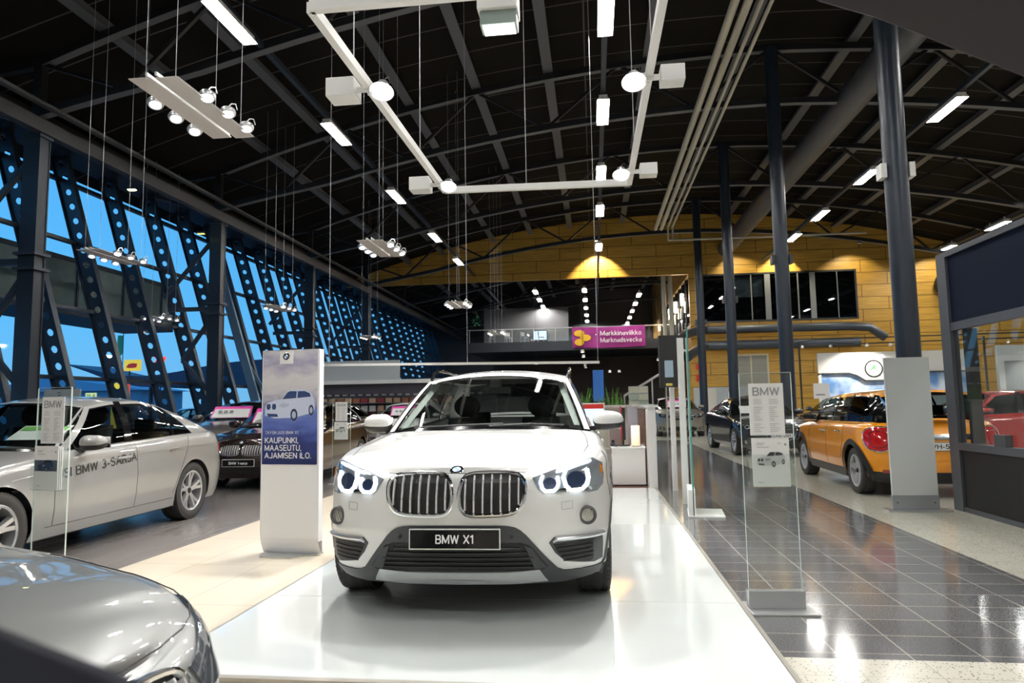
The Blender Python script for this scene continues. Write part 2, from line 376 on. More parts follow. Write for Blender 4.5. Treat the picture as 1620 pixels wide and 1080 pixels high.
# thin longitudinal ties under the trusses on the left, as in the photo
for i, (x, z, lab) in enumerate([(-12.7, 7.95, 'dark eaves beam running along the tops of the left columns'), (-7.15, 9.35, 'dark service rail carrying the left row of ceiling lamps'), (.45, 9.35, 'dark service rail carrying the central row of ceiling lamps'), (9.8, 9.35, 'dark service rail carrying the right aisle row of ceiling lamps')]):
    y1 = 74 if i < 3 else 40
    b = MB(); w = .22 if i == 0 else .12; b.box((x-w/2, 1, z-w/2 if i else z-.16), (x+w/2, y1 if i != 2 else 74, z+w/2 if i else z+.16))
    if i == 0: b.box((x+.35, 1, z+.28), (x+.5, 74, z+.36))
    tag(b.build('service_beam', mat('eaves_steel', (.045, .047, .052), .5) if i == 0 else STEEL), lab, 'beam')

# columns
for k in range(0, 6):
    t = thing('steel_column', 'dark square steel column by the glass wall, %s' % ['left of the frame edge', 'left of the frame', 'nearest in view, behind the silver sedan', 'second from the left, behind the brown hatchback', 'third from the left', 'fourth from the left'][min(k, 5)], 'column', (CXL, LY[k], 0)) if k >= 2 else None
    if not t: continue
    b = MB(); b.box((-.21, -.16, 0), (.21, -.13, 7.8)); b.box((-.21, .13, 0), (.21, .16, 7.8)); b.box((-.19, -.13, 0), (-.15, .13, 7.8)); b.box((.15, -.13, 0), (.19, .13, 7.8))
    b.build('shaft', STEEL2, t); MB().box((-.28, -.24, 4.55), (.28, .24, 4.62)).box((-.28, -.24, 4.9), (.28, .24, 4.97)).build('collar', STEEL, t); MB().box((-.3, -.3, 0), (.3, .3, .03)).build('base_plate', STEEL, t)
    MB().box((-.24, -.2, 7.72), (.24, .2, 7.8)).build('head_plate', STEEL, t)
    # bracket lattice out to the leaning glass wall
    b = MB(); 
    b.bar((0, 0, 4.78), (-1.75, 0, 4.78), .12, .14); b.bar((0, 0, 7.4), (-1.95, 0, 5.2), .1, .12); b.bar((0, 0, 4.7), (-1.2, 0, 3.0), .1, .12); b.bar((0, 0, 1.7), (-1.2, 0, 3.0), .1, .12)
    b.bar((0, 0, 1.5), (-.5, 0, .8), .1, .1)
    b.build('lattice_bracket', STEEL, t)
names = {2: 'nearest in view, behind the blank white sign', 3: 'second from the front, passing behind the right brochure stand', 4: 'third from the front', 5: 'farthest, just before the timber wall'}
for k in range(2, 6):
    t = thing('round_column', 'tall dark blue-grey round steel column, '+names[k], 'column', (CXR, RY[k], 0))
    MB().cyl((0, 0, 0), (0, 0, up(CXR)), .205, 28).build('shaft', STEEL2, t, smooth=True)
    MB().cyl((0, 0, 0), (0, 0, .03), .33, 24).build('base_plate', STEEL, t)
    MB().box((-.3, -.12, 5.35), (-.2, .12, 5.62)).box((.2, -.12, 5.35), (.3, .12, 5.62)).build('speaker_pair', WHITE if k == 2 else DGREY, t)
# a tall slim strut bracing the right side roof, near the round columns
# ============================================================ LEANING GLASS FACADE
X0, KF = -13.1, .31
def fx(z): return X0-KF*z
FT = 9.0
fin_steel = mat('fin_steel', (.022, .034, .055), .4, .2)
def fin_mesh():
    """perforated fin: local origin at floor on the glass line; leans out with height"""
    b = MB(); Ln = FT; depth = .52; n = 20; st = .45; r = .1; th = .035
    def P(a, z, y): return (-KF*z+a-.26, y, z)
    for s_ in (-th/2, th/2):
        for i in range(n):
            z0 = i*st; c = z0+st/2; ca = depth/2
            # ring of quads around each hole
            K = 12
            cir = [P(ca+r*math.cos(2*PI*k/K), c+r*math.sin(2*PI*k/K), s_) for k in range(K)]
            out = []
            for k in range(K):
                t = 2*PI*k/K; dx, dz = math.cos(t), math.sin(t); sc = min((depth/2)/max(abs(dx), 1e-6), (st/2)/max(abs(dz), 1e-6)); out.append(P(ca+dx*sc, c+dz*sc, s_))
            b.add(cir+out, [(k, (k+1) % K, K+(k+1) % K, K+k) for k in range(K)])
            cor = [P(ca+sx*depth/2, c+sz*st/2, s_) for sx, sz in ((1, 1), (-1, 1), (-1, -1), (1, -1))]
            b.add([out[1], out[2], cor[0], out[4], out[5], cor[1], out[7], out[8], cor[2], out[10], out[11], cor[3]], [(0, 1, 2), (3, 4, 5), (6, 7, 8), (9, 10, 11)])
    for i in range(n):      # hole rims give the plate its thickness
        c = i*st+st/2; K = 12
        vs = [P(depth/2+r*math.cos(2*PI*k/K), c+r*math.sin(2*PI*k/K), s_) for s_ in (-th/2, th/2) for k in range(K)]
        b.add(vs, [(k, (k+1) % K, K+(k+1) % K, K+k) for k in range(K)])
    for a in (0, depth): # flanges
        vs = [P(a-.012, 0, -.09), P(a+.012, 0, -.09), P(a+.012, 0, .09), P(a-.012, 0, .09)]; vt = [P(a-.012, Ln, -.09), P(a+.012, Ln, -.09), P(a+.012, Ln, .09), P(a-.012, Ln, .09)]
        b.add(vs+vt, [(0, 1, 5, 4), (1, 2, 6, 5), (2, 3, 7, 6), (3, 0, 4, 7), (0, 3, 2, 1), (4, 5, 6, 7)])
    return b
wf = bpy.data.objects.new('window_1', None); COL.objects.link(wf); wf['kind'] = 'structure'; wf.location = (0, 0, 0)
fin0 = fin_mesh().build('mullion_fin', fin_steel, wf); fin0.location = (X0, 18.33, 0)
FS = 2.047
for i in range(-4, 26):
    if i == 0: continue
    c = fin0.copy(); COL.objects.link(c); c.parent = wf; c.location = (X0, 18.33+FS*i, 0)
for z in (.12, 2.2, 4.2, 6.3, 8.3):
    MB().box((fx(z)-.30, 9, z-.05), (fx(z)-.12, 71, z+.05)).build('transom', fin_steel, wf)
g = MB(); g.add([(fx(0)-.30, 9, 0), (fx(0)-.30, 71, 0), (fx(FT)-.30, 71, FT), (fx(FT)-.30, 9, FT)], [(0, 1, 2, 3)])
g.build('glazing', GLASSF, wf)
MB().box((fx(FT)-.5, 1, FT-.05), (fx(FT)+1.6, 72, FT+.18)).box((-15.0, 1, 8.95), (-14.6, 72, 9.3)).build('head_beam', TRUSS, wf)
# soffit between facade head and roof
struct(MB().add([(fx(FT)-.3, 1, FT+.1), (fx(FT)-.3, 72, FT+.1), (-16.6, 72, 9.2), (-16.6, 1, 9.2)], [(0, 1, 2, 3)]).build('trim_1', TRUSS))
# outer walls closing the hall
wd = mat('wall_dark', (.035, .035, .04), .7)
struct(MB().box((25.6, -6, 0), (25.9, 41, 9)).build('wall_right', mat('wall_grey', (.35, .34, .32), .7)))
struct(MB().box((-16.5, -6.2, 0), (26, -6, 11)).build('wall_back', mat('wall_pale', (.5, .5, .48), .7)))
struct(MB().box((-16.4, 75, 0), (26, 75.2, 12)).build('wall_far', wd))
struct(MB().box((-17, -6, 0), (-16.8, 9, 9)).build('wall_left', wd))

# ============================================================ TIMBER GABLE WALL (front of the upper offices)
YW = 41.2
tile_mat('ply_panel', (.50, .285, .045), (.57, .335, .06), (.17, .09, .012), 2.9, .72, .022, .45, boff=.5, axis='XZ', grain=(.25, 6, 1), off=(.4, .1, 0))
PLY = MATS['ply_panel']
WX0, WX1 = -15.4, 5.8
b = MB()
def band(x0, x1, z0, z1f, n=24):
    for i in range(n):
        a = x0+(x1-x0)*i/n; c = x0+(x1-x0)*(i+1)/n
        za, zc_ = (z1f(a), z1f(c)) if callable(z1f) else (z1f, z1f)
        vs = [(a, YW, z0), (c, YW, z0), (c, YW, zc_), (a, YW, za), (a, YW+.25, z0), (c, YW+.25, z0), (c, YW+.25, zc_), (a, YW+.25, za)]
        b.add(vs, [(0, 1, 2, 3), (5, 4, 7, 6), (0, 4, 5, 1), (3, 2, 6, 7), (0, 3, 7, 4), (1, 5, 6, 2)])
band(WX0, WX1, 8.92, roofz, 30)
WZ0, WZ1, WA, WB = 5.95, 8.85, 6.35, 15.3     # office window opening
band(WX1, WA, 0, roofz, 1); band(WB, 26, 0, roofz, 16); band(WA, WB, WZ1, roofz, 14); band(WA, WB, 0, WZ0, 1)
struct(b.build('wall_timber', PLY))
# curved darker timber rib below the gable
rb = MB()
rb.grid(lambda u, v: (-15.2+21*u, YW-.04, 8.95+ (2.0*math.sin(PI*min(1, u*.75+.05))-.1)*.35+(v-.5)*.16), 24, 1)
# office window
ow_ = bpy.data.objects.new('window_2', None); COL.objects.link(ow_); ow_['kind'] = 'structure'
fr = MB()
fr.box((WA, YW-.03, WZ0), (WB, YW+.05, WZ0+.1)).box((WA, YW-.03, WZ1-.1), (WB, YW+.05, WZ1)).box((WA, YW-.03, WZ0+.1), (WA+.1, YW+.05, WZ1-.1)).box((WB-.1, YW-.03, WZ0+.1), (WB, YW+.05, WZ1-.1))
fr.build('window_frame', mat('frame_dark', (.02, .022, .028), .4), ow_)
mu = MB()
for x, w in ((8.0, .06), (9.35, .06), (10.15, .32), (11.3, .06), (12.0, .06), (12.7, .3), (14.2, .05)): mu.box((x, YW-.02, WZ0+.1), (x+w, YW+.05, WZ1-.1))
mu.build('mullion', mat('mullion_grey', (.20, .22, .25), .45), ow_)
MB().box((WA+.1, YW+.02, WZ0+.1), (WB-.1, YW+.03, WZ1-.1)).build('glazing', glass('office_glass', (.5, .55, .6), extra=.04), ow_)
MB().box((8.15, YW+.25, 7.45), (10.1, YW+.27, WZ1)).build('blind', mat('blind', (.28, .30, .31), .8), ow_)
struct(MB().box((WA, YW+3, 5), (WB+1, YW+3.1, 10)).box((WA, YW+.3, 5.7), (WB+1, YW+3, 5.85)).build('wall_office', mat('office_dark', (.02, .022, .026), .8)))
# return wall of the office block, going deeper into the hall
rw = MB().box((5.8, YW+.25, 0), (6.0, 66, 5.9)).box((5.8, YW+.25, 8.9), (6.0, 66, 12.4)).box((5.8, 60, 5.9), (6.0, 66, 8.9))
tile_mat('ply_side', (.50, .27, .06), (.56, .31, .07), (.2, .1, .02), 2.9, .72, .02, .4, boff=.5, axis='YZ')
struct(rw.build('wall_return', MATS['ply_side']))
rwn = bpy.data.objects.new('window_3', None); COL.objects.link(rwn); rwn['kind'] = 'structure'
mu = MB()
for i in range(12): y = YW+.3+i*1.7; mu.box((5.82, y, 5.9), (5.95, y+.1, 8.9))
mu.build('mullion', mat('frame_dark', (.02, .02, .02)), rwn)
MB().box((5.88, YW+.3, 5.9), (5.9, 60, 8.9)).build('glazing', glass('office_glass2', (.45, .45, .45), extra=.08), rwn)
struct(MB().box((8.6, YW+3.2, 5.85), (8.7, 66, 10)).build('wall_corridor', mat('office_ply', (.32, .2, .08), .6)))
# lower wall base in pale grey behind the aisle
struct(MB().box((5.82, YW-.06, 0), (WA+3.4, YW-.01, 2.15)).build('trim_2', mat('pale_grey_panel', (.42, .48, .52), .6)))
# ============================================================ CARS
def itp(tab,v):
    if v<=tab[0][0]: return tab[0][1]
    for (a,b),(c,d) in zip(tab,tab[1:]):
        if v<=c:
            t=(v-a)/(c-a); t=t*t*(3-2*t)*.35+t*.65
            return b+(d-b)*t
    return tab[-1][1]
class Shape:
    def __init__(s,P): s.__dict__.update(P)
    def w(s,z): return itp(s.wz,z)
    def fy(s,z): return itp(s.fz,z)
    def ry(s,z): return s.L-itp(s.rz,z)
    def zs(s,y): return itp(s.zsy,y)
    def zc(s,y): return itp(s.zcy,y)
    def side_x(s,y,z):
        w=s.w(z)
        if y<s.y0:
            t=min(1,(s.y0-y)/(s.y0-s.fy(z))); return w*max(0,1-t**s.m)**(1/s.n)
        y1=s.L-s.y0r
        if y>y1:
            t=min(1,(y-y1)/(s.ry(z)-y1)); return w*max(0,1-t**s.mr)**(1/s.nr)
        return w
    def inset(s,y,z):
        d=z-(s.zs(y)-s.rr)
        if d<=0: return 0
        d=min(d/s.rr,.98); return s.rr*(1-math.sqrt(1-d*d))
    def front(s,x,z):
        w=s.w(z); q=min(1,abs(x)/w)
        y=s.y0-(s.y0-s.fy(z))*(1-q**s.n)**(1/s.m)
        return y+s.inset(y,z)
    def rear(s,x,z):
        w=s.w(z); q=min(1,abs(x)/w); y1=s.L-s.y0r
        y=y1+(s.ry(z)-y1)*(1-q**s.nr)**(1/s.mr)
        return y-s.inset(y,z)
    def hood(s,x,y):
        xe=max(.05,s.side_x(y,s.zs(y))-s.rr*.8); q=min(1,abs(x)/xe)
        return s.zs(y)+(s.zc(y)-s.zs(y))*(1-q**s.hk)
def paint(name, col, rough=.28, metal=0.0, flake=0):
    m = mat(name, col, rough, metal, coat=1.0); return m
def spread(poly, mp, off, thick, mb, seg=.035, mi=0):
    """fill a 2D polygon, bend it onto a surface map and give it thickness"""
    bm = bmesh.new(); vs = [bm.verts.new((p[0], p[1], 0)) for p in poly]; bm.faces.new(vs)
    x0 = min(p[0] for p in poly); x1 = max(p[0] for p in poly); y0 = min(p[1] for p in poly); y1 = max(p[1] for p in poly)
    for ax, a, c in ((0, x0, x1), (1, y0, y1)):
        n = int((c-a)/seg)
        for i in range(1, n+1):
            co = a+(c-a)*i/(n+1); no = Vector((1, 0, 0)) if ax == 0 else Vector((0, 1, 0))
            bmesh.ops.bisect_plane(bm, geom=bm.verts[:]+bm.edges[:]+bm.faces[:], plane_co=no*co, plane_no=no, dist=1e-6)
    bm.verts.ensure_lookup_table(); bm.verts.index_update()
    o = len(mb.v); N = len(bm.verts)
    pts = [(v.co.x, v.co.y) for v in bm.verts]
    mb.v += [tuple(mp(a, c, off+thick)) for a, c in pts]+[tuple(mp(a, c, off)) for a, c in pts]
    for f in bm.faces: mb.f.append(tuple(v.index+o for v in f.verts)); mb.m.append(mi)
    for e in bm.edges:
        if len(e.link_faces) == 1:
            a, c = e.verts[0].index, e.verts[1].index; mb.f.append((a+o, c+o, c+o+N, a+o+N)); mb.m.append(mi)
    bm.free(); return mb
def subdiv(pts, closed, d=.03):
    out = []; n = len(pts)
    for i in range(n if closed else n-1):
        a, c = pts[i], pts[(i+1) % n]; L = math.dist(a, c); k = max(1, int(L/d))
        for j in range(k): out.append((a[0]+(c[0]-a[0])*j/k, a[1]+(c[1]-a[1])*j/k))
    if not closed: out.append(pts[-1])
    return out
def smoothpoly(pts, it=2):
    for _ in range(it):
        o = []
        for i in range(len(pts)):
            a, c = pts[i], pts[(i+1) % len(pts)]
            o += [(a[0]*.75+c[0]*.25, a[1]*.75+c[1]*.25), (a[0]*.25+c[0]*.75, a[1]*.25+c[1]*.75)]
        pts = o
    return pts
def shrink(pts, d):
    """inset a closed polygon by d"""
    A = sum(a[0]*c[1]-c[0]*a[1] for a, c in zip(pts, pts[1:]+pts[:1])); sg = 1 if A > 0 else -1; out = []; n = len(pts)
    for i in range(n):
        p, q, r = pts[i-1], pts[i], pts[(i+1) % n]
        e1 = Vector((q[0]-p[0], q[1]-p[1])); e2 = Vector((r[0]-q[0], r[1]-q[1]))
        if e1.length < 1e-9 or e2.length < 1e-9: out.append(q); continue
        e1.normalize(); e2.normalize(); n1 = Vector((-e1.y, e1.x))*sg; n2 = Vector((-e2.y, e2.x))*sg; b = n1+n2
        if b.length < 1e-6: out.append(q); continue
        b.normalize(); k = d/max(.4, b.dot(n1)); out.append((q[0]+b.x*k, q[1]+b.y*k))
    return out
class Maps:
    def __init__(s, S): s.S = S
    def _n(s, fn, a, c):
        e = .004; p = Vector(fn(a, c)); u = Vector(fn(a+e, c))-Vector(fn(a-e, c)); v = Vector(fn(a, c+e))-Vector(fn(a, c-e)); n = u.cross(v)
        return p, (n.normalized() if n.length > 1e-12 else Vector((0, 0, 0)))
    def front(s, x, z, off=0):
        p, n = s._n(lambda a, c: (a, s.S.front(a, c), c), x, z); 
        if n.y > 0: n = -n
        return p+n*off
    def rear(s, x, z, off=0):
        p, n = s._n(lambda a, c: (a, s.S.rear(a, c), c), x, z)
        if n.y < 0: n = -n
        return p+n*off
    def hood(s, x, y, off=0):
        p, n = s._n(lambda a, c: (a, c, s.S.hood(a, c)), x, y)
        if n.z < 0: n = -n
        return p+n*off
    def side(s, sg):
        def f(y, z, off=0):
            p, n = s._n(lambda a, c: (sg*(s.S.side_x(a, c)-s.S.inset(a, c)), a, c), y, z)
            if n.x*sg < 0: n = -n
            return p+n*off
        return f
def line_on(mp, pts, r, mb, closed=False, n=6, off=0, mi=0, d=.03):
    return mb.tube([mp(a, c, off) for a, c in subdiv(pts, closed, d)], r, n, mi, closed)

def wheel_meshes(R, W, spokes=5, style='single', rimR=None):
    rr = rimR or R*.70
    t = MB(); h = W/2
    prof = [(rr, -h*.86), (rr+.02, -h*.93), ((rr+R)/2, -h*1.02), (R-.03, -h*.98), (R-.012, -h*.86)]
    g = 4
    for i in range(g):
        a = -h*.8+i*(1.6*h/(g-1))-.012*h; 
        prof += [(R, a-.14*h+.0), (R, a+.16*h), (R-.008, a+.17*h), (R-.008, a+.24*h)] if i < g-1 else [(R, a-.14*h), (R, a+.12*h)]
    prof += [(R-.012, h*.90), (R-.03, h*.98), ((rr+R)/2, h*1.02), (rr+.02, h*.93), (rr, h*.86)]
    prof = [(a, max(-h*1.02, min(h*1.02, c))) for a, c in prof]
    t.lathe(prof, ax='x', n=40)
    for k in range(60):   # tread sipes as small raised blocks at the shoulders
        a = 2*PI*k/60
        for sx in (-1, 1):
            c, s_ = math.cos(a), math.sin(a); p = Vector((sx*h*.93, c*(R-.008), s_*(R-.008))); q = Vector((sx*h*.72, c*(R+.0015), s_*(R+.0015))); t.bar(p, q, .012, .006, up=(0, c, s_))
    r = MB()   # outer face at +x
    r.lathe([(rr+.004, h*.90), (rr-.006, h*.93), (rr-.018, h*.86), (rr-.022, h*.2), (rr-.03, -h*.8), (rr-.004, -h*.86), (rr, -h*.86)], ax='x', n=40)
    r.lathe([(0, h*.60), (.055, h*.60), (.062, h*.56), (.062, h*.3)], ax='x', n=20)
    face = h*.62
    def spoke(a, w0, w1, tw=0):
        d = Vector((0, math.cos(a), math.sin(a))); n = Vector((0, -math.sin(a), math.cos(a)))
        p0 = d*.045; p1 = d*(rr-.012); n2 = n
        vs = []
        for p, w, xf, xb in ((p0, w0, face, h*.25), (p0*.5+p1*.5, (w0+w1)*.5, face+.008, h*.35), (p1+n*tw, w1, h*.84, h*.4)):
            vs += [p-n2*w/2+Vector((xf, 0, 0)), p+n2*w/2+Vector((xf, 0, 0)), p+n2*w*.62+Vector((xb, 0, 0)), p-n2*w*.62+Vector((xb, 0, 0))]
        fs = []
        for i in (0, 4): fs += [(i, i+1, i+5, i+4), (i+1, i+2, i+6, i+5), (i+2, i+3, i+7, i+6), (i+3, i, i+4, i+7)]
        r.add(vs, fs+[(3, 2, 1, 0), (8, 9, 10, 11)])
    for k in range(spokes):
        a = 2*PI*k/spokes+.3
        if style == 'single': spoke(a, .045, .055)
        elif style == 'fan': spoke(a, .055, .075)
        else: spoke(a-.13, .032, .036, -.012); spoke(a+.13, .032, .036, .012)
    hub = MB().lathe([(0, h*.66), (.03, h*.66), (.034, h*.60), (.034, h*.5)], ax='x', n=16)
    disc = MB().lathe([(.0, h*.12), (rr*.72, h*.12), (rr*.72, -h*.05), (rr*.98, -h*.1), (.0, -h*.12)], ax='x', n=32)
    return t, r, hub, disc
WC = {}
def wheels(root, P):
    R = P['wr']; key = (R, P.get('ws', 'double'), P.get('wn', 5))
    for y in (P['fo'], P['fo']+P['wb']):
        for sg in (-1, 1):
            if key not in WC:
                t, r, hb, dc = wheel_meshes(R, P.get('ww', .225), P.get('wn', 5), P.get('ws', 'double'), P.get('rimR'))
                w = t.build('wheel', RUBBER, root, smooth=True); a = r.build('rim', SILVERP, w, smooth=True); c = hb.build('hub_cap', GLOSSB, w, smooth=True); d = dc.build('brake_disc', mat('disc', (.05, .05, .052), .45, .5), w, smooth=True)
                WC[key] = w
            else:
                w = WC[key].copy(); COL.objects.link(w); w.parent = root
                for ch in WC[key].children: c = ch.copy(); COL.objects.link(c); c.parent = w
            w.location = (sg*(P['tr']), y, R+P.get('wz0', 0)); w.rotation_euler = (0, 0, 0 if sg > 0 else PI)

def make_car(root, P, lod=0):
    """root: Empty at nose centre on the floor; +y runs to the tail; +x is the car's left"""
    S = Shape(P); Mp = Maps(S); L = S.L; body = P['paint']; R = P['wr']; Ra = R+P.get('gap', .045)
    wc = [(P['fo'], R), (P['fo']+P['wb'], R)]
    stp = .045 if lod == 0 else .07
    # contour list (nominal y at z=.55)
    zn = .55; cont = []
    for q in [i/14 for i in range(0, 13)]: cont.append(('f', q))
    yb = S.front(S.w(zn)*12/14, zn)
    ye = S.rear(S.w(zn)*12/14, zn)
    n = int((ye-yb)/stp)
    for i in range(1, n): cont.append(('s', yb+(ye-yb)*i/n))
    for q in [i/14 for i in range(12, -1, -1)]: cont.append(('r', q))
    zbot = P.get('zb', .20)
    def cpt(c, z):
        w = S.w(z)
        if c[0] == 'f': x = w*c[1]; return x, S.y0-(S.y0-S.fy(z))*(1-c[1]**S.n)**(1/S.m)
        if c[0] == 'r': x = w*c[1]; y1 = L-S.y0r; return x, y1+(S.ry(z)-y1)*(1-c[1]**S.nr)**(1/S.mr)
        # side: keep y fixed relative, blending into the curved ends
        y = c[1]; 
        yf = S.y0-(S.y0-S.fy(z))*(1-(12/14)**S.n)**(1/S.m); yr = (L-S.y0r)+(S.ry(z)-(L-S.y0r))*(1-(12/14)**S.nr)**(1/S.mr)
        y = yf+(y-yb)/(ye-yb)*(yr-yf); return S.side_x(y, z), y
    rows = [0, .05, .1, .16, .22, .28, .34, .40, .46, .52, .58, .64, .70, .76, .82, .88, .94, 1.0] if lod == 0 else [0, .08, .18, .28, .38, .48, .58, .68, .78, .88, 1.0]
    fil = [15, 30, 45, 60, 75] if lod == 0 else [30, 60, 75]
    mb = MB(); H_ = len(cont); grid = []
    for c in cont:
        col = []
        x0, ynom = cpt(c, zn); zsr = S.zs(ynom)-S.rr
        zbo = zbot+ (P['zbf'](ynom) if 'zbf' in P else 0)
        for v in rows:
            z = zbo+(zsr-zbo)*v; x, y = cpt(c, z); col.append(Vector((x, y, z)))
        # fillet: move inward along the contour normal
        xa, ya = cpt(c, zsr)
        if c[0] == 'f': nx, ny = (xa/S.w(zsr))**(S.n-1), -max(0.0, (S.y0-ya)/(S.y0-S.fy(zsr)))**(S.m-1)
        elif c[0] == 'r': nx, ny = (xa/S.w(zsr))**(S.nr-1), max(0.0, (ya-(L-S.y0r))/S.y0r)**(S.mr-1)
        else: nx, ny = 1, 0
        l = math.hypot(nx, ny) or 1; nx /= l; ny /= l
        for a in fil:
            a = math.radians(a); d = S.rr*(1-math.cos(a)); xa, ya = cpt(c, zsr+S.rr*math.sin(a)); col.append(Vector((max(0, xa-nx*d), ya-ny*d, zsr+S.rr*math.sin(a))))
        grid.append(col)
    NR = len(grid[0])
    def keep(q):
        return not all(any(math.hypot(p.y-cy, p.z-cz) < Ra-.004 for cy, cz in wc) and p.x > .5*S.w(.5) for p in q)
    # snap vertices just inside the arch circle onto it
    snap = [[p.copy() for p in col] for col in grid]
    for i in range(H_):
        for j in range(NR):
            p = grid[i][j]
            for cy, cz in wc:
                d = math.hypot(p.y-cy, p.z-cz)
                if p.x > .5*S.w(.5) and d < Ra and d > Ra-.13 and d > 0:
                    nb = [grid[a][b_] for a, b_ in ((i-1, j), (i+1, j), (i, j-1), (i, j+1), (i-1, j-1), (i+1, j+1), (i-1, j+1), (i+1, j-1)) if 0 <= a < H_ and 0 <= b_ < NR]
                    if any(math.hypot(q.y-cy, q.z-cz) >= Ra-.004 for q in nb):
                        snap[i][j] = Vector((p.x, cy+(p.y-cy)*Ra/d, cz+(p.z-cz)*Ra/d))
    clad = P.get('clad', lambda x, y, z: False)
    for sg in (1, -1):
        for i in range(H_-1):
            for j in range(NR-1):
                q0 = (grid[i][j], grid[i+1][j], grid[i+1][j+1], grid[i][j+1])
                if not keep(q0): continue
                q = (snap[i][j], snap[i+1][j], snap[i+1][j+1], snap[i][j+1])
                c = sum(q0, Vector())/4
                vs = [(sg*p.x, p.y, p.z) for p in q]
                mb.add(vs, [(0, 1, 2, 3) if sg > 0 else (3, 2, 1, 0)], 1 if clad(c.x, c.y, c.z) else 0)
    # hood and rear deck
    yc, yd = P['ycap'], P['ydeck']
    for sg in (1, -1):
        prev = None
        for i in range(H_):
            e = grid[i][-1]; use = e.y <= yc or e.y >= yd
            zce = S.zc(e.y)
            row = []
            for k in range(9):
                q = 1-k/8; row.append((sg*e.x*q, e.y, e.z+(max(zce, e.z)-e.z)*(1-q**S.hk) if e.y <= yc else e.z+(zce-e.z)*(1-q**S.hk)))
            if prev and use and prev[1]:
                for k in range(8): mb.add([prev[0][k], row[k], row[k+1], prev[0][k+1]], [(0, 1, 2, 3) if sg > 0 else (3, 2, 1, 0)], 0)
            prev = (row, use)
    # greenhouse ----------------------------------------------------
    yb0, yb1, yr0, yr1 = P['gh']
    wr = P['wr_']; zr = P['zr']
    ins = P.get('gin', .055)
    def belt(s):  # s: y along belt
        return Vector((S.side_x(s, S.zs(s)-.05)-ins, s, S.zs(s)-.012))
    def rail(s): return Vector((itp(wr, s), s, itp(zr, s)))
    def gpt(yb_, yr_, t, off=0):
        a, c = belt(yb_), rail(yr_); p = a.lerp(c, t); p.x += P.get('gb', .035)*math.sin(PI*t)*1.0-.0; 
        # round the roof edge
        return p+Vector((off, 0, off*.2))
    secs = P['secs']   # list of (yb, yr, type of the section that FOLLOWS)
    panes = []
    tA, tB = P.get('tb', (.03, .93))
    for sg in (1, -1):
        for (b0, r0, ty), (b1, r1, _) in zip(secs, secs[1:]):
            nu = max(2, int(max(abs(b1-b0), abs(r1-r0))/.08))
            def fn(u, v, o=0, lo_=0, hi=1, b0=b0, b1=b1, r0=r0, r1=r1, sg=sg):
                p = gpt(b0+(b1-b0)*u, r0+(r1-r0)*u, lo_+(hi-lo_)*v, o); return (sg*p.x, p.y, p.z)
            if ty in ('body', 'black'):
                mb.grid(fn, nu, 10, 0 if ty == 'body' else 2, flip=sg < 0)
            else:
                mb.grid(lambda u, v: fn(u, v, 0, 0, tA), nu, 1, 3, flip=sg < 0)
                mb.grid(lambda u, v: fn(u, v, 0, tB-.035, tB), nu, 1, 3 if P.get('chrome') else 2, flip=sg < 0)
                mb.grid(lambda u, v: fn(u, v, 0, tB, 1), nu, 2, 0, flip=sg < 0)
                panes.append((MB().grid(lambda u, v: fn(u, v, -.006, tA, tB-.035), nu, 8, 0, flip=sg < 0), ty))
    b0f, btf = P.get('wsb', (.28, .10)); A0, A1 = belt(yb0), rail(yr0); fr_ = P.get('frit', .06)
    def ws(a, t, o=0):
        k = 1-a*a; x = a*(A0.x+(A1.x-A0.x)*t); y = (A0.y-b0f*k)*(1-t)+(A1.y-btf*k)*t
        z = (A0.z+P.get('wc0', .05)*k)*(1-t)+(A1.z+P['crown']*k)*t+.02*math.sin(PI*t); return (x, y+o, z-o)
    def wsm(u, v): a = 2*u-1; return 0
    # black border as body-shell cells, pane separate
    ex = 1-fr_
    wb_ = P.get('wbody', .03); ew = 1-wb_
    for (u0, u1, v0, v1, mi_) in ((-1, 1, 0, .05, 2), (-1, 1, 1-P.get('wtop', .03), 1, 0), (-ew, ew, .97-P.get('wtop', .03), 1-P.get('wtop', .03), 2), (-ew, -ex, .05, .97-P.get('wtop', .03), 2), (ex, ew, .05, .97-P.get('wtop', .03), 2), (-1, -ew, .05, 1-P.get('wtop', .03), 0), (ew, 1, .05, 1-P.get('wtop', .03), 0)):
        mb.grid(lambda u, v: ws(u0+(u1-u0)*u, v0+(v1-v0)*v), 16 if u1-u0 > 1 else 2, 1 if u1-u0 > 1 else 12, mi_)
    wsg = MB().grid(lambda u, v: ws(-ex+2*ex*u, .05+(.92-P.get('wtop', .03))*v, .004), 16, 10)
    B0, B1 = belt(yb1), rail(yr1); rbb, rbt = P.get('rwb', (.12, .06))
    def rw_(a, t, o=0):
        k = 1-a*a; x = a*(B0.x+(B1.x-B0.x)*t); y = (B0.y+rbb*k)*(1-t)+(B1.y+rbt*k)*t
        z = (B0.z+P.get('rc0', .03)*k)*(1-t)+(B1.z+P['crown']*k)*t+.012*math.sin(PI*t); return (x, y-o, z-o*.5)
    rl, rh = P.get('rwt', (.06, .92)); ry_ = P.get('rwe', .9)
    for (u0, u1, v0, v1) in ((-1, 1, 0, rl), (-1, 1, rh, 1), (-1, -ry_, rl, rh), (ry_, 1, rl, rh)):
        mb.grid(lambda u, v: rw_(u0+(u1-u0)*u, v0+(v1-v0)*v), 16 if u1-u0 > 1 else 2, 1 if u1-u0 > 1 else 10, 0 if u1-u0 > 1 else P.get('rwm', 0), flip=True)
    rwg = MB().grid(lambda u, v: rw_(-ry_+2*ry_*u, rl+(rh-rl)*v, .004), 16, 8)
    nR = 18
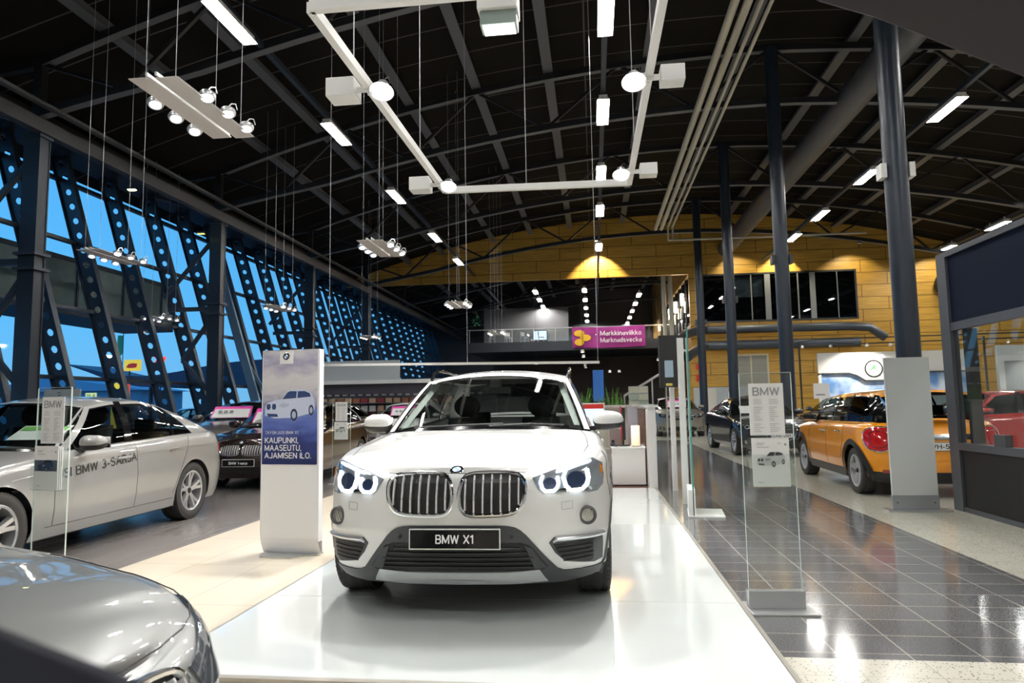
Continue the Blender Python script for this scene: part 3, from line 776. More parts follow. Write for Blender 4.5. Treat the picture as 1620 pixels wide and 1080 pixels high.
    def roof(u, v):
        a = 2*u-1; k = 1-a*a; yy0 = A1.y-btf*k; yy1 = B1.y+rbt*k; s = yr0+(yr1-yr0)*v; y = yy0+(yy1-yy0)*v
        return (a*itp(wr, s), y, itp(zr, s)+P['crown']*(1-abs(a)**2.6*1.0 if P.get('flat') else k))
    mb.grid(roof, 16, nR, P.get('roofm', 0))
    shell = mb.build('body_shell', [body, P.get('cladm', DGREY), GLOSSB, CHROME if P.get('chrome') else BLACK, P.get('roofp', body)], root, smooth=True, auto=math.radians(42))
    for pn, ty in panes: pn.build('side_window', {'glass': GLASSW, 'dark': GLASSD}[ty], root, smooth=True)
    wsg.build('windscreen', P.get('wsmat', GLASSW), root, smooth=True); rwg.build('rear_window', P.get('rwmat', GLASSD), root, smooth=True)
    # wheel housings + underbody
    wh = MB(); Rh = Ra+.01
    for cy, cz in wc:
        for sg in (1, -1):
            xo = S.w(.3)-.06; xi = .45
            K = 20; vs = []
            for k in range(K+1):
                t = -.25+(PI+.5)*k/K; vs += [(sg*xo, cy+Rh*math.cos(t), max(.12, cz+Rh*math.sin(t))), (sg*xi, cy+Rh*math.cos(t), max(.12, cz+Rh*math.sin(t)))]
            wh.add(vs, [(2*k, 2*k+1, 2*k+3, 2*k+2) for k in range(K)])
            wh.add([vs[2*k+1] for k in range(K+1)]+[(sg*xi, cy, .12)], [(k, k+1, K+1) for k in range(K)])
    y_a, y_b = .12, L-.12
    wh.box((-.45, y_a+.15, zbot-.02), (.45, y_b, zbot+.12)); wh.box((-S.w(.3)+.04, P['fo']+Ra+.01, zbot-.01), (S.w(.3)-.04, P['fo']+P['wb']-Ra-.01, zbot+.06))
    wh.build('underbody', BLACK, root)
    # interior
    it = MB(); zf = .42; zbt = S.zs((yb0+yb1)/2)
    it.box((-.66, yb0-.15, zf-.05), (.66, min(yb1, L-.5), zf)); 
    it.grid(lambda u, v: ((2*u-1)*(A0.x-.06), A0.y-b0f*(1-(2*u-1)**2)*.8+.03+v*.5, A0.z-.03+.02*math.sin(PI*v)), 10, 4)
    it.box((-.70, yb0+.32, .55), (.70, yb0+.42, A0.z-.04))
    it.build('dashboard', P.get('intm', BLACK), root)
    ysf = (secs[0][0]+secs[-1][0])/2; zt = itp(zr, yr0+.5)
    st = P.get('seaty', (yb0+1.25, yb0+2.05))
    sm = P.get('seatm', mat('seat_black', (.018, .018, .02), .6))
    if lod == 0:
        for sg in (-1, 1):
            x = sg*.36; s_ = MB()
            s_.grid(lambda u, v: (x+(.24-.03*abs(2*v-1))*math.cos(2*PI*u)*(1-.15*v), st[0]+.11*math.sin(2*PI*u)+.16*v, .5+v*.62), 16, 8)
            s_.lathe([(0, .0), (.20, .0), (.23, .05), (.2, .12), (0, .12)], o=(x, st[0]-.25, .5), n=16)
            s_.build('seat', sm, root, smooth=True)
            hr = MB(); hr.grid(lambda u, v: (x+.13*math.cos(2*PI*u)*max(.05, math.sin(PI*min(max(v, .04), .96)))**.35, st[0]+.18+.05*math.sin(2*PI*u)*max(.05, math.sin(PI*min(max(v, .04), .96)))**.35, 1.13+v*.2), 16, 8)
            hr.build('headrest', sm, root, smooth=True)
        rs = MB(); rs.box((-.62, st[1]+.25, .45), (.62, st[1]+.4, 1.02)); rs.build('rear_bench', sm, root, bevel=.03)
        for x in (-.36, .36): MB().box((x-.12, st[1]+.28, 1.03), (x+.12, st[1]+.36, 1.17)).build('headrest', sm, root, bevel=.03)
        sw = MB(); c = Vector((P.get('swx', .36), yb0+.62, A0.z-.10)); pts = []
        for k in range(20):
            t = 2*PI*k/20; pts.append(c+Vector((.185*math.cos(t), .06*math.sin(t), .175*math.sin(t))))
        sw.tube(pts, .016, 6, closed=True); sw.bar(c+Vector((-.17, 0, 0)), c+Vector((.17, 0, 0)), .05, .04); sw.build('steering_wheel', BLACK, root, smooth=True)
    else:
        s_ = MB(); s_.box((-.62, st[0], .45), (-.12, st[0]+.15, 1.1)); s_.box((.12, st[0], .45), (.62, st[0]+.15, 1.1)); s_.box((-.62, st[1]+.2, .45), (.62, st[1]+.35, 1.05)); s_.build('seats', sm, root)
    wheels(root, P)
    # seams, handles, mirrors
    if P.get('seams'):
        for sg in (1, -1):
            mp = Mp.side(sg); sb = MB()
            for pl_ in P['seams']: line_on(mp, pl_, .0028, sb, off=.0)
            sb.build('door_seam', BLACK, root)
    for (y, z) in P.get('handles', []):
        for sg in (1, -1):
            mp = Mp.side(sg); hb = MB(); 
            hb.tube([mp(y-.10, z-.003, -.005), mp(y-.08, z, .025), mp(y+.08, z+.004, .028), mp(y+.1, z+.002, -.005)], [.008, .013, .013, .008], 8); hb.build('door_handle', P.get('handm', body), root, smooth=True)
    my, mz = P.get('mir', (yb0+.28, S.zs(yb0+.3)+.07)); ms = P.get('mirs', 1)
    for sg in (1, -1):
        xo = belt(my).x-P.get('mirin', 0); mh = MB()
        def mf(u, v):
            t = 2*PI*u; s = -1+2*v; r = max(0, 1-abs(s)**3.4)**.5
            x = xo+.055+ms*(.115+.115*s); ta = 1-.22*v
            return (sg*x, my+(.07*math.cos(t)-(.02 if math.cos(t) < 0 else 0))*r*ta+.03*v, mz+.078*ms*math.sin(t)*r*ta)
        mh.grid(mf, 20, 12, mfn=lambda u, v: 1 if math.sin(2*PI*u) < -.30 else 0)
        mh.bar((sg*(xo-.02), my+.02, mz-.075), (sg*(xo+.12), my, mz-.05), .07, .035, mi=1)
        mh.build('door_mirror', [P.get('mirm', body), BLACK], root, smooth=True)
        g_ = MB(); g_.grid(lambda u, v: (sg*(xo+.075+.19*u), my+.078+.02*u, mz-.05+.10*v), 2, 2); g_.build('mirror_glass', CHROME, root)
    return S, Mp

def ell(cx, cz, rx, rz, n=24): return [(cx+rx*math.cos(2*PI*k/n), cz+rz*math.sin(2*PI*k/n)) for k in range(n)]
def plate_obj(root, loc, w, h, bgm, rimm, s, tm, rz=0, name='number_plate', size=None, tilt=0, width=None):
    p = MB(); p.box((-w/2, -.006, -h/2), (w/2, .004, h/2)); o = p.build(name, rimm, root, bevel=.004); o.location = loc; o.rotation_euler = (tilt, 0, rz)
    MB().box((-w/2+.007, -.0075, -h/2+.007), (w/2-.007, -.0055, h/2-.007)).build('plate_face', bgm, o)
    if s: text(s, size or h*.62, tm, 'plate_lettering', o, (0, -.0085, 0), (PI/2, 0, 0), width=width)
    return o
def roundel(parent, loc, r, rot):
    o = MB().lathe([(0, 0), (r, 0), (r, .004), (r*.93, .007), (r*.86, .004), (0, .004)], n=28).build('emblem', [CHROME], parent, smooth=True); o.location = loc; o.rotation_euler = rot
    blk = MB().lathe([(r*.62, .0055), (r*.85, .0055)], n=28).build('emblem_ring', GLOSSB, o)
    q = MB()
    bl = mat('emblem_blue', (.05, .25, .65), .3)
    for k in range(4):
        vs = [(0, 0, .006)]+[(r*.6*math.cos(PI/2*k+PI/2*i/6), r*.6*math.sin(PI/2*k+PI/2*i/6), .006) for i in range(7)]
        q.add(vs, [(0, i, i+1) for i in range(1, 7)], k % 2)
    q.build('emblem_quarters', [WHITET, bl], o); return o
def kidney(root, Mp, poly, nsl, proud=.012, slatm=None, rim=.011, vertical=True, lod=0):
    k = thing_part('kidney_grille', root)
    spread(shrink(poly, .004), Mp.front, -.004, .010, MB(), .05).build('grille_backing', mat('grille_dark', (.006, .006, .006), .6, spec=.1), k)
    MB().tube([Mp.front(a, c, proud) for a, c in poly], rim, 8, closed=True).build('chrome_surround', CHROME, k, smooth=True)
    x0 = min(p[0] for p in poly); x1 = max(p[0] for p in poly); ins_ = shrink(poly, rim*1.3)
    for i in range(nsl):
        x = x0+(x1-x0)*(i+.75)/(nsl+.5)
        zs_ = []
        for a, c in zip(ins_, ins_[1:]+ins_[:1]):
            if (a[0]-x)*(c[0]-x) < 0: zs_.append(a[1]+(c[1]-a[1])*(x-a[0])/(c[0]-a[0]))
        if len(zs_) < 2: continue
        za, zb_ = min(zs_), max(zs_); pts = [(x, za+(zb_-za)*j/8) for j in range(9)]
        s_ = MB(); P_ = [Mp.front(a, c, .012) for a, c in pts]
        for a, c in zip(P_, P_[1:]): s_.bar(a, c, .0085, .03, up=(0, -1, 0))
        s_.build('slat', slatm or mat('slat_silver', (.74, .75, .76), .3, .35), k, smooth=True)
    return k
def thing_part(name, parent):
    o = bpy.data.objects.new(name, None); COL.objects.link(o); o.parent = parent; o.empty_display_size = .05; return o
# ---- presets ------------------------------------------------------------
def preset(kind, **kw):
    base = dict(
      suv=dict(L=4.44, y0=.82, y0r=.6, n=3.4, m=2.4, nr=4, mr=2.2, rr=.07, hk=2.6, fo=.86, wb=2.67, wr=.345, tr=.785, gap=.05,
        wz=[(.18, .86), (.3, .905), (.5, .922), (.7, .92), (.85, .905), (.95, .89), (1.1, .85)],
        fz=[(.18, .20), (.26, .10), (.4, .03), (.52, 0), (.7, .015), (.8, .045), (.9, .09)],
        rz=[(.2, .1), (.4, 0), (.7, 0), (1.1, .12)],
        zsy=[(0, .845), (.1, .85), (.2, .875), (.4, .925), (.8, .965), (1.4, 1.02), (2.2, 1.05), (4.4, 1.12)],
        zcy=[(0, .845), (.1, .87), (.2, .915), (.5, .98), (1, 1.04), (1.5, 1.075), (4.0, 1.10), (4.4, 1.13)],
        ycap=1.62, ydeck=4.05, gh=(1.50, 4.2, 2.25, 3.98), wr_=[(2.2, .63), (3, .635), (4.1, .58)], zr=[(2.2, 1.455), (2.8, 1.51), (3.6, 1.50), (4.1, 1.46)], crown=.065,
        gin=.075, secs=[(1.50, 2.25, 'body'), (1.63, 2.35, 'glass'), (2.52, 2.64, 'black'), (2.63, 2.72, 'dark'), (3.45, 3.42, 'black'), (3.52, 3.48, 'dark'), (3.98, 3.76, 'body'), (4.2, 3.98, '')]),
      sedan=dict(L=4.62, y0=.80, y0r=.62, n=3.0, m=2.0, nr=3.6, mr=2.2, rr=.07, hk=2.6, fo=.79, wb=2.81, wr=.325, tr=.775, gap=.04,
        wz=[(.18, .84), (.28, .875), (.45, .90), (.62, .905), (.75, .895), (.85, .885), (.95, .855), (1.05, .82)],
        fz=[(.18, .14), (.3, .04), (.45, 0), (.6, .03), (.7, .08), (.78, .16)],
        rz=[(.2, .1), (.35, .02), (.55, 0), (.8, .05), (1.02, .10)],
        zsy=[(0, .70), (.2, .73), (.5, .80), (.9, .86), (1.5, .92), (2.5, .955), (3.6, .99), (4.2, 1.0), (4.62, 1.0)],
        zcy=[(0, .70), (.2, .79), (.5, .86), (1, .93), (1.5, .97), (3.9, 1.05), (4.3, 1.06), (4.62, 1.045)],
        ycap=1.56, ydeck=3.95, gh=(1.46, 4.18, 2.12, 3.5), wr_=[(2.1, .58), (2.8, .60), (3.5, .55)], zr=[(2.1, 1.31), (2.5, 1.365), (2.9, 1.375), (3.25, 1.34), (3.5, 1.29)], crown=.055,
        gin=.07, secs=[(1.46, 2.12, 'body'), (1.60, 2.20, 'glass'), (2.44, 2.52, 'black'), (2.56, 2.62, 'glass'), (3.33, 3.18, 'black'), (3.38, 3.22, 'glass'), (3.74, 3.38, 'body'), (4.18, 3.5, '')],
        rwb=(.10, .06), seaty=(2.45, 3.15)),
      hatch=dict(L=4.33, y0=.78, y0r=.6, n=3.0, m=2.0, nr=3.6, mr=2.2, rr=.07, hk=2.6, fo=.78, wb=2.69, wr=.32, tr=.76, gap=.04,
        wz=[(.18, .82), (.28, .86), (.45, .88), (.62, .885), (.75, .875), (.85, .865), (.95, .84), (1.05, .80)],
        fz=[(.18, .14), (.3, .04), (.45, 0), (.6, .03), (.72, .10), (.8, .18)],
        rz=[(.2, .1), (.35, .02), (.6, 0), (1.0, .12)],
        zsy=[(0, .72), (.2, .76), (.5, .83), (.9, .88), (1.5, .93), (2.5, .965), (4.33, 1.02)],
        zcy=[(0, .72), (.2, .81), (.5, .88), (1, .95), (1.5, .98), (3.9, 1.02), (4.33, 1.03)],
        ycap=1.52, ydeck=3.95, gh=(1.42, 4.1, 2.05, 3.8), wr_=[(2.0, .57), (2.8, .59), (3.8, .53)], zr=[(2.0, 1.31), (2.5, 1.36), (3.2, 1.35), (3.8, 1.27)], crown=.055,
        gin=.07, secs=[(1.42, 2.05, 'body'), (1.55, 2.13, 'glass'), (2.38, 2.45, 'black'), (2.48, 2.54, 'dark'), (3.2, 3.12, 'black'), (3.26, 3.17, 'dark'), (3.72, 3.50, 'body'), (4.1, 3.8, '')], seaty=(2.4, 3.05)),
      mini=dict(L=3.98, y0=.74, y0r=.55, n=3.0, m=2.0, nr=3.4, mr=2.2, rr=.09, hk=2.4, fo=.76, wb=2.567, wr=.305, tr=.745, ww=.195, gap=.05,
        wz=[(.18, .79), (.28, .83), (.45, .862), (.62, .865), (.78, .855), (.9, .83), (1.0, .80)],
        fz=[(.18, .12), (.3, .03), (.45, 0), (.65, .02), (.78, .08), (.9, .16)],
        rz=[(.18, .12), (.3, .03), (.5, 0), (.7, .03), (.97, .14)],
        zsy=[(0, .76), (.2, .82), (.5, .88), (.9, .92), (1.4, .945), (3.98, .965)],
        zcy=[(0, .78), (.2, .88), (.5, .95), (1, .99), (1.4, 1.0), (3.98, .97)],
        ycap=1.35, ydeck=3.66, gh=(1.25, 3.82, 1.72, 3.62), wr_=[(1.7, .60), (2.5, .615), (3.7, .57)], zr=[(1.7, 1.31), (2.2, 1.345), (3.0, 1.345), (3.7, 1.31)], crown=.06,
        gin=.085, secs=[(1.25, 1.72, 'black'), (1.40, 1.82, 'glass'), (2.12, 2.22, 'black'), (2.22, 2.30, 'glass'), (2.78, 2.80, 'black'), (2.86, 2.88, 'dark'), (3.60, 3.48, 'black'), (3.82, 3.62, '')], seaty=(2.05, 2.65), wsb=(.2, .08), rwb=(.07, .05)),
    )[kind]
    P = dict(base); P.update(kw); return P
def flatside(y0, z0, H, W_, mp_side, off=.004):
    def f(co): return mp_side(y0+co.x*W_, z0+co.y*H, off+co.z)
    return f
def lamp_housing(root, Mp, poly, sgs=(1, -1), surf='front', lens=GLOSSB, off=.0, name='headlight', lab=None):
    out = []
    for sg in sgs:
        pl_ = [(sg*a, c) for a, c in poly]; mp = getattr(Mp, surf)
        k = spread(pl_, mp, -.006, .012+off, MB(), .04).build(name, lens, root, smooth=True)
        out.append((sg, k))
    return out
def glow_ring(parent, mp, pts, r, m, closed=False, off=.012): return MB().tube([mp(a, c, off) for a, c in subdiv(pts, closed, .02)], r, 8, closed=closed).build('light_ring', m, parent, smooth=True)
LEDW = mat('led_white', (1, 1, 1), .4, emit=(.80, .90, 1), es=3.2)
HLIN = mat('headlamp_inner', (.22, .25, .30), .15, .7)
HLBL = mat('projector_lens', (.04, .06, .12), .03, .2, coat=1)
TAILR = mat('tail_red', (.38, .006, .01), .12, coat=1, emit=(1, .02, .02), es=.05)
TAILD = mat('tail_red_dark', (.28, .005, .008), .12, coat=1)
AMBER = mat('amber_lens', (.7, .25, .03), .2)
FOGL = mat('fog_lens', (.55, .55, .50), .12, .6)
def generic_front(root, S, Mp, lod=1, kid=True, hlz=None, plate=None):
    """BMW-like face for the farther cars"""
    z0 = S.zs(0); a = z0-.04
    if kid:
        kp = [(.025, a), (.05, a+.02), (.30, a+.015), (.345, a-.03), (.33, a-.10), (.29, a-.13), (.06, a-.13), (.02, a-.10)]
        for sg in (1, -1): kidney(root, Mp, smoothpoly([(sg*p, q) for p, q in kp], 1), 8, rim=.009)
    hp = [(.40, a-.01), (.60, a+.035), (.80, a+.07), (.84, a+.02), (.80, a-.06), (.62, a-.09), (.43, a-.085)]
    for sg, k in lamp_housing(root, Mp, hp):
        for cx in (.52, .68): glow_ring(k, Mp.front, [(sg*p, q) for p, q in ell(cx, a-.02+.03*(cx > .6), .042, .036, 14)], .006, SILVERP, True, .01)
    ip = [(-.55, .33), (-.5, .24), (.5, .24), (.55, .33), (.42, .38), (-.42, .38)]
    spread(ip, Mp.front, -.004, .009, MB(), .08).build('lower_intake', BLACK, root)
    for sg in (1, -1):
        lp = [(sg*p, q) for p, q in [(.62, .26), (.82, .28), (.80, .40), (.64, .36)]]
        k = spread(lp, Mp.front, -.004, .010, MB(), .06).build('side_intake', BLACK, root)
        MB().lathe([(0, 0), (.045, 0), (.045, .012), (0, .014)], n=16).build('fog_light', FOGL, k).matrix_local = Matrix.Translation(Mp.front(sg*.71, .335, .004)) @ Matrix.Rotation(PI/2, 4, 'X')
def tail_lamps(root, Mp, rp, sp_=None, mat_=TAILD):
    for sg in (1, -1):
        k = spread([(sg*a, c) for a, c in rp], Mp.rear, -.004, .014, MB(), .04).build('tail_light', mat_, root, smooth=True)
        if sp_: spread(sp_, Mp.side(sg), -.004, .012, MB(), .04).build('tail_light_side', mat_, k, smooth=True)

# ============================================================ THE WHITE COMPACT SUV
white = mat('paint_white', (.80, .80, .785), .32, 0, coat=1)
root = thing('compact_suv', 'white compact SUV with glowing headlight rings and twin chrome kidney grille on the white platform', 'car', (-.80, 3.88, pt), math.radians(1.5))
P = preset('suv', paint=white, ws='double', wn=5, zbf=lambda y: 0, clad=lambda x, y, z: z < .255, wsmat=glass('windscreen_front', (.80, .84, .82)), wsb=(.30, .12), wc0=.05,
   seams=[[(1.42, .34), (1.40, .9), (1.5, 1.0)], [(2.58, .34), (2.58, 1.03)], [(3.0, .9), (3.55, 1.06)]], handles=[(2.35, .90), (3.25, .93)], mir=(1.72, 1.10), mirs=1.12, mirin=.035, frit=.085, wbody=.055, wtop=.07, seaty=(2.55, 3.3))
S, Mp = make_car(root, P)
# roof rails
for sg in (1, -1):
    b = MB(); b.tube([(sg*(itp(P['wr_'], y)+.01), y, itp(P['zr'], y)+z) for y, z in ((2.42, .01), (2.5, .055), (2.7, .075), (3.2, .085), (3.7, .075), (3.9, .04), (3.95, .0))], .016, 8); b.build('roof_rail', GLOSSB, root, smooth=True)
MB().grid(lambda u, v: ((2*u-1)*.42, 2.85+v*.8, 1.514+.058*(1-(2*u-1)**2*.45)+.006*v), 10, 8).build('sunroof', GLOSSB, root, smooth=True)
# bumper cladding
top = [(-.86, .30), (-.828, .268), (-.694, .275), (-.605, .280), (-.568, .298), (-.40, .503), (-.37, .53), (-.34, .547), (-.30, .556), (-.259, .559), (0, .560)]
top += [(-a, c) for a, c in reversed(top[:-1])]
poly = top+[(.86, .215), (.6, .20), (0, .20), (-.6, .20), (-.86, .215)]
cl = spread(poly, Mp.front, -.003, .010, MB(), .05).build('bumper_cladding', DGREY, root, smooth=True)
inp = [(-.37, .462), (-.42, .442), (-.513, .318), (-.487, .296), (.487, .296), (.513, .318), (.42, .442), (.37, .462)]
li = spread(inp, Mp.front, .004, .006, MB(), .05).build('lower_grille', mat('grille_dark', (.006, .006, .006), .6), root)
for z in (.325, .352, .379, .406, .433):
    xw = .36 if z > .43 else (.40 if z > .4 else .43)
    MB().tube([Mp.front(-xw+2*xw*i/20, z, .015) for i in range(21)], .005, 6).build('grille_bar', BLACK, li)
for k in range(9):
    x = -.36+.09*k; MB().tube([Mp.front(x, .305, .012), Mp.front(x, .455, .012)], .003, 5).build('grille_bar', BLACK, li)
for sg in (1, -1):
    spread([(sg*a, c) for a, c in [(.385, .452), (.425, .435), (.505, .318), (.44, .31)]], Mp.front, .010, .008, MB(), .05).build('air_duct_panel', DGREY, li)
MB().box((-.30, -.005, .335), (-.16, .0, .42)).build('radar_cover', GLOSSB, li) if False else None
sk = spread([(-.463, .303), (-.51, .228), (-.3, .212), (0, .208), (.3, .212), (.51, .228), (.463, .303), (.3, .290), (0, .287), (-.3, .290)], Mp.front, .006, .010, MB(), .05).build('skid_plate', mat('skid_silver', (.55, .57, .58), .35, .5), root, smooth=True)
spread([(-.14, .248), (-.11, .232), (.11, .232), (.14, .248)], Mp.front, .017, .003, MB(), .05).build('skid_recess', SILVERP, sk)
# kidneys
kp = [(.033, .799), (.05, .822), (.091, .833), (.178, .837), (.231, .837), (.319, .833), (.36, .826), (.384, .808), (.398, .775), (.396, .735), (.388, .695), (.371, .66), (.345, .632), (.288, .617), (.137, .611), (.065, .616), (.035, .640), (.022, .675), (.018, .733)]
for sg in (1, -1): kidney(root, Mp, smoothpoly([(sg*a, c) for a, c in kp], 1), 7, rim=.012, proud=.012)
# emblem on the bonnet
p = Mp.hood(0, .065, .002); roundel(root, p, .041, (math.radians(28), 0, 0))
# headlights
hp = [(.437, .811), (.548, .846), (.736, .890), (.790, .902), (.845, .870), (.852, .80), (.846, .748), (.81, .717), (.76, .714), (.705, .730), (.61, .728), (.50, .728), (.470, .748)]
for sg, k in lamp_housing(root, Mp, hp, lens=mat('headlamp_bright', (.45, .49, .54), .10, .6, coat=1)):
    k['label'] = 'lit headlight with two white rings'
    for cx, cz, rx, rz in ((.532, .777, .050, .040), (.683, .792, .072, .056)):
        u = [(cx-rx*.75, cz+rz), (cx-rx, cz+rz*.3), (cx-rx*.8, cz-rz*.6), (cx-rx*.45, cz-rz), (cx+rx*.45, cz-rz), (cx+rx*.85, cz-rz*.6), (cx+rx, cz+rz*.1), (cx+rx*.9, cz+rz*.9)]
        spread([(sg*a, c) for a, c in smoothpoly(ell(cx, cz, rx*.78, rz*.78, 12), 0)], Mp.front, .006, .004, MB(), .05).build('projector_lens', HLBL, k, smooth=True)
        glow_ring(k, Mp.front, [(sg*a, c) for a, c in u], .0098, LEDW, False, .012)
    glow_ring(k, Mp.front, [(sg*a, c) for a, c in [(.575, .838), (.68, .864), (.77, .884)]], .008, LEDW, False, .012)
    spread([(sg*a, c) for a, c in [(.49, .738), (.60, .736), (.70, .738), (.76, .724), (.81, .727), (.80, .745), (.70, .752), (.50, .748)]], Mp.front, .006, .004, MB(), .05).build('chrome_base', CHROME, k, smooth=True)
    spread([(sg*a, c) for a, c in [(.825, .865), (.842, .85), (.845, .815), (.832, .81)]], Mp.front, .006, .003, MB(), .05).build('amber_reflector', AMBER, k)
# fog lights, side intakes
for sg in (1, -1):
    c = Mp.front(sg*.745, .588, 0); n = (Mp.front(sg*.745, .588, .1)-c).normalized(); n = Vector((sg*.42, -1, .02)).normalized(); c = c+n*.008
    rot = Vector((0, 0, 1)).rotation_difference(n).to_matrix().to_4x4()
    fg = MB().lathe([(.036, .004), (.042, .016), (.052, .018), (.055, .008), (.055, -.02)], n=28).build('fog_light', mat('fog_rim', (.12, .12, .12), .3, .4), root, smooth=True); fg.matrix_local = Matrix.Translation(c) @ rot
    MB().lathe([(0, .010), (.02, .013), (.040, .006)], n=24).build('fog_lens', FOGL, fg, smooth=True)
    for a in (-.016, 0, .016): MB().box((a-.002, -.034, .010), (a+.002, .034, .0145)).build('fog_reflector', CHROME, fg)
    si = [(sg*a, b_) for a, b_ in [(.525, .452), (.556, .482), (.832, .470), (.836, .400), (.832, .305), (.78, .298), (.610, .338), (.556, .395)]]
    s_ = spread(si, Mp.front, -.002, .008, MB(), .04).build('side_intake', DGREY, root)
    spread([(sg*a, b_) for a, b_ in [(.548, .443), (.775, .452), (.772, .320), (.75, .312), (.622, .345), (.572, .396)]], Mp.front, .005, .004, MB(), .04).build('intake_mesh', mat('grille_dark', (.006, .006, .006), .6), s_)
    for i, z in enumerate((.345, .37, .395, .42)):
        xa = .60-.012*i if i < 3 else .565; MB().tube([Mp.front(sg*(xa+(.77-xa)*t/8), z, .012) for t in range(9)], .0035, 6).build('intake_bar', BLACK, s_)
    MB().tube([Mp.front(sg*a, b_, .008) for a, b_ in subdiv([(.545, .458), (.566, .474), (.70, .470), (.838, .463)], False, .03)], [.006]+[.014]*(len(subdiv([(.545, .458), (.566, .474), (.70, .470), (.838, .463)], False, .03))-1), 8).build('chrome_strip', SILVERP, s_, smooth=True)
    w_ = MB(); line_on(Mp.front, [(sg*.60, .675), (sg*.665, .678), (sg*.663, .635), (sg*.602, .633)], .0014, w_, closed=True); w_.build('washer_cover', mat('seam_grey', (.35, .35, .34)), root)
    # bonnet shut line
    w_ = MB(); line_on(Mp.hood, [(sg*.735, .42), (sg*.77, .7), (sg*.765, 1.1), (sg*.73, 1.45)], .0022, w_); w_.build('bonnet_seam', BLACK, root)
    w_ = MB(); line_on(Mp.side(sg), [(.62, .93), (.52, .82), (.50, .74), (.53, .66)], .0022, w_); w_.build('bumper_seam', BLACK, root)
    # arch and sill cladding
    for cy in (P['fo'], P['fo']+P['wb']):
        w_ = MB()
        K = 28; mp = Mp.side(sg)
        for k in range(K):
            t0 = -.15+(PI+.3)*k/K; t1 = -.15+(PI+.3)*(k+1)/K; q = []
            for t, rr_ in ((t0, .392), (t1, .392), (t1, .425), (t0, .425)):
                y, z = cy+rr_*math.cos(t), .345+rr_*math.sin(t); z = max(z, .2); q.append(mp(min(max(y, .2), 4.3), z, .008))
            w_.add(q, [(0, 1, 2, 3)])
        w_.build('arch_cladding', DGREY, root)
    spread([(1.25, .2), (3.12, .2), (3.12, .34), (1.25, .34)], Mp.side(sg), 0, .012, MB(), .2).build('sill_cladding', DGREY, root)
    sen = MB().lathe([(0, .003), (.010, .003), (.010, -.004)], n=14).build('parking_sensor', BLACK, root); sen.matrix_local = Matrix.Translation(Mp.front(sg*.318, .50, .012)) @ Matrix.Rotation(PI/2, 4, 'X')
w_ = MB(); line_on(Mp.hood, [(-.40, .075), (-.2, .03), (0, .022), (.2, .03), (.40, .075)], .002, w_); w_.build('bonnet_seam', BLACK, root)
# wipers
w_ = MB(); w_.tube([(-.55, 1.32, 1.075), (-.2, 1.22, 1.09), (.15, 1.20, 1.10)], .007, 6); w_.tube([(.05, 1.19, 1.085), (.35, 1.22, 1.095), (.6, 1.34, 1.08)], .007, 6); w_.build('wiper', BLACK, root)
# light interior pillar trims, rear view mirror, vertical light strip behind the glass
PT = mat('pillar_trim', (.50, .54, .50), .7)
for sg in (1, -1):
    b = MB(); b.grid(lambda u, v: (sg*(.735-.15*v-.055*u), 1.60+.68*v+.03*u, 1.07+.37*v), 3, 12); b.build('pillar_trim', PT, root, smooth=True)
MB().grid(lambda u, v: ((2*u-1)*.54, 2.32+1.4*v, 1.475), 4, 4).build('headlining', mat('headlining', (.12, .12, .12), .9), root)
b = MB(); b.box((-.12, 2.14, 1.34), (.12, 2.165, 1.40)); b.box((-.045, 2.02, 1.385), (.045, 2.16, 1.46)); b.build('rear_view_mirror', BLACK, root, bevel=.01)
plate_obj(root, (0, -.028, .490), .52, .115, GLOSSB, mat('plate_rim', (.80, .80, .78), .4), 'BMW X1', WHITET, tilt=-.05, width=.215, size=.072)

# ============================================================ SILVER SEDAN
silver = mat('paint_silver', (.345, .345, .335), .30, .35, coat=1)
root = thing('sedan', 'silver four-door sedan with black lettering along its doors', 'car', (-5.44, 4.02, 0), math.radians(2.6))
P = preset('sedan', paint=silver, wn=5, ws='double', seams=[[(1.38, .30), (1.36, .72), (1.46, .88)], [(2.50, .30), (2.52, .95)], [(3.18, .35), (3.28, .55), (3.45, .80), (3.55, .98)], [(1.30, .295), (3.2, .295)]], handles=[(2.30, .80), (3.18, .84)], mir=(1.72, .98), seatm=mat('seat_black', (.018, .018, .02), .6), intm=BLACK)
S, Mp = make_car(root, P)
generic_front(root, S, Mp)
tail_lamps(root, Mp, [(.45, .84), (.82, .84), (.82, .72), (.5, .74)], [(4.34, .86), (4.52, .84), (4.55, .75), (4.42, .73)], TAILR)
for sg in (1, -1):
    w_ = MB(); line_on(Mp.side(sg), [(.9, .72), (1.5, .775), (2.6, .83), (3.6, .85), (4.3, .84)], .004, w_); w_.build('crease_line', silver, root)
mp = Mp.side(1)
def fn(co, W_=1.0): return mp(1.30+co.x, .72+co.x*.07+co.y, .003)
text('UUSI BMW 3-SARJA', .125, BLACKT, 'door_lettering', root, (0, 0, 0), (0, 0, 0), width=1.20, fn=fn, align='LEFT')
MB().box((-.35, 1.25, 1.02), (.05, 1.6, 1.03)).build('dash_sheet', PAPER, root) if False else None
bs = thing('windscreen_sign', 'white card with a green band lying behind the silver sedan windscreen', 'sign', (-4.98, 5.62, 0))
MB().grid(lambda u, v: (-.3+.5*u, .22*v, 1.02+.12*v), 1, 1).build('card', PAPER, bs); MB().grid(lambda u, v: (-.28+.46*u, .14+.06*v, 1.1005+.033*v), 1, 1).build('green_band', mat('print_green', (.2, .5, .12)), bs)

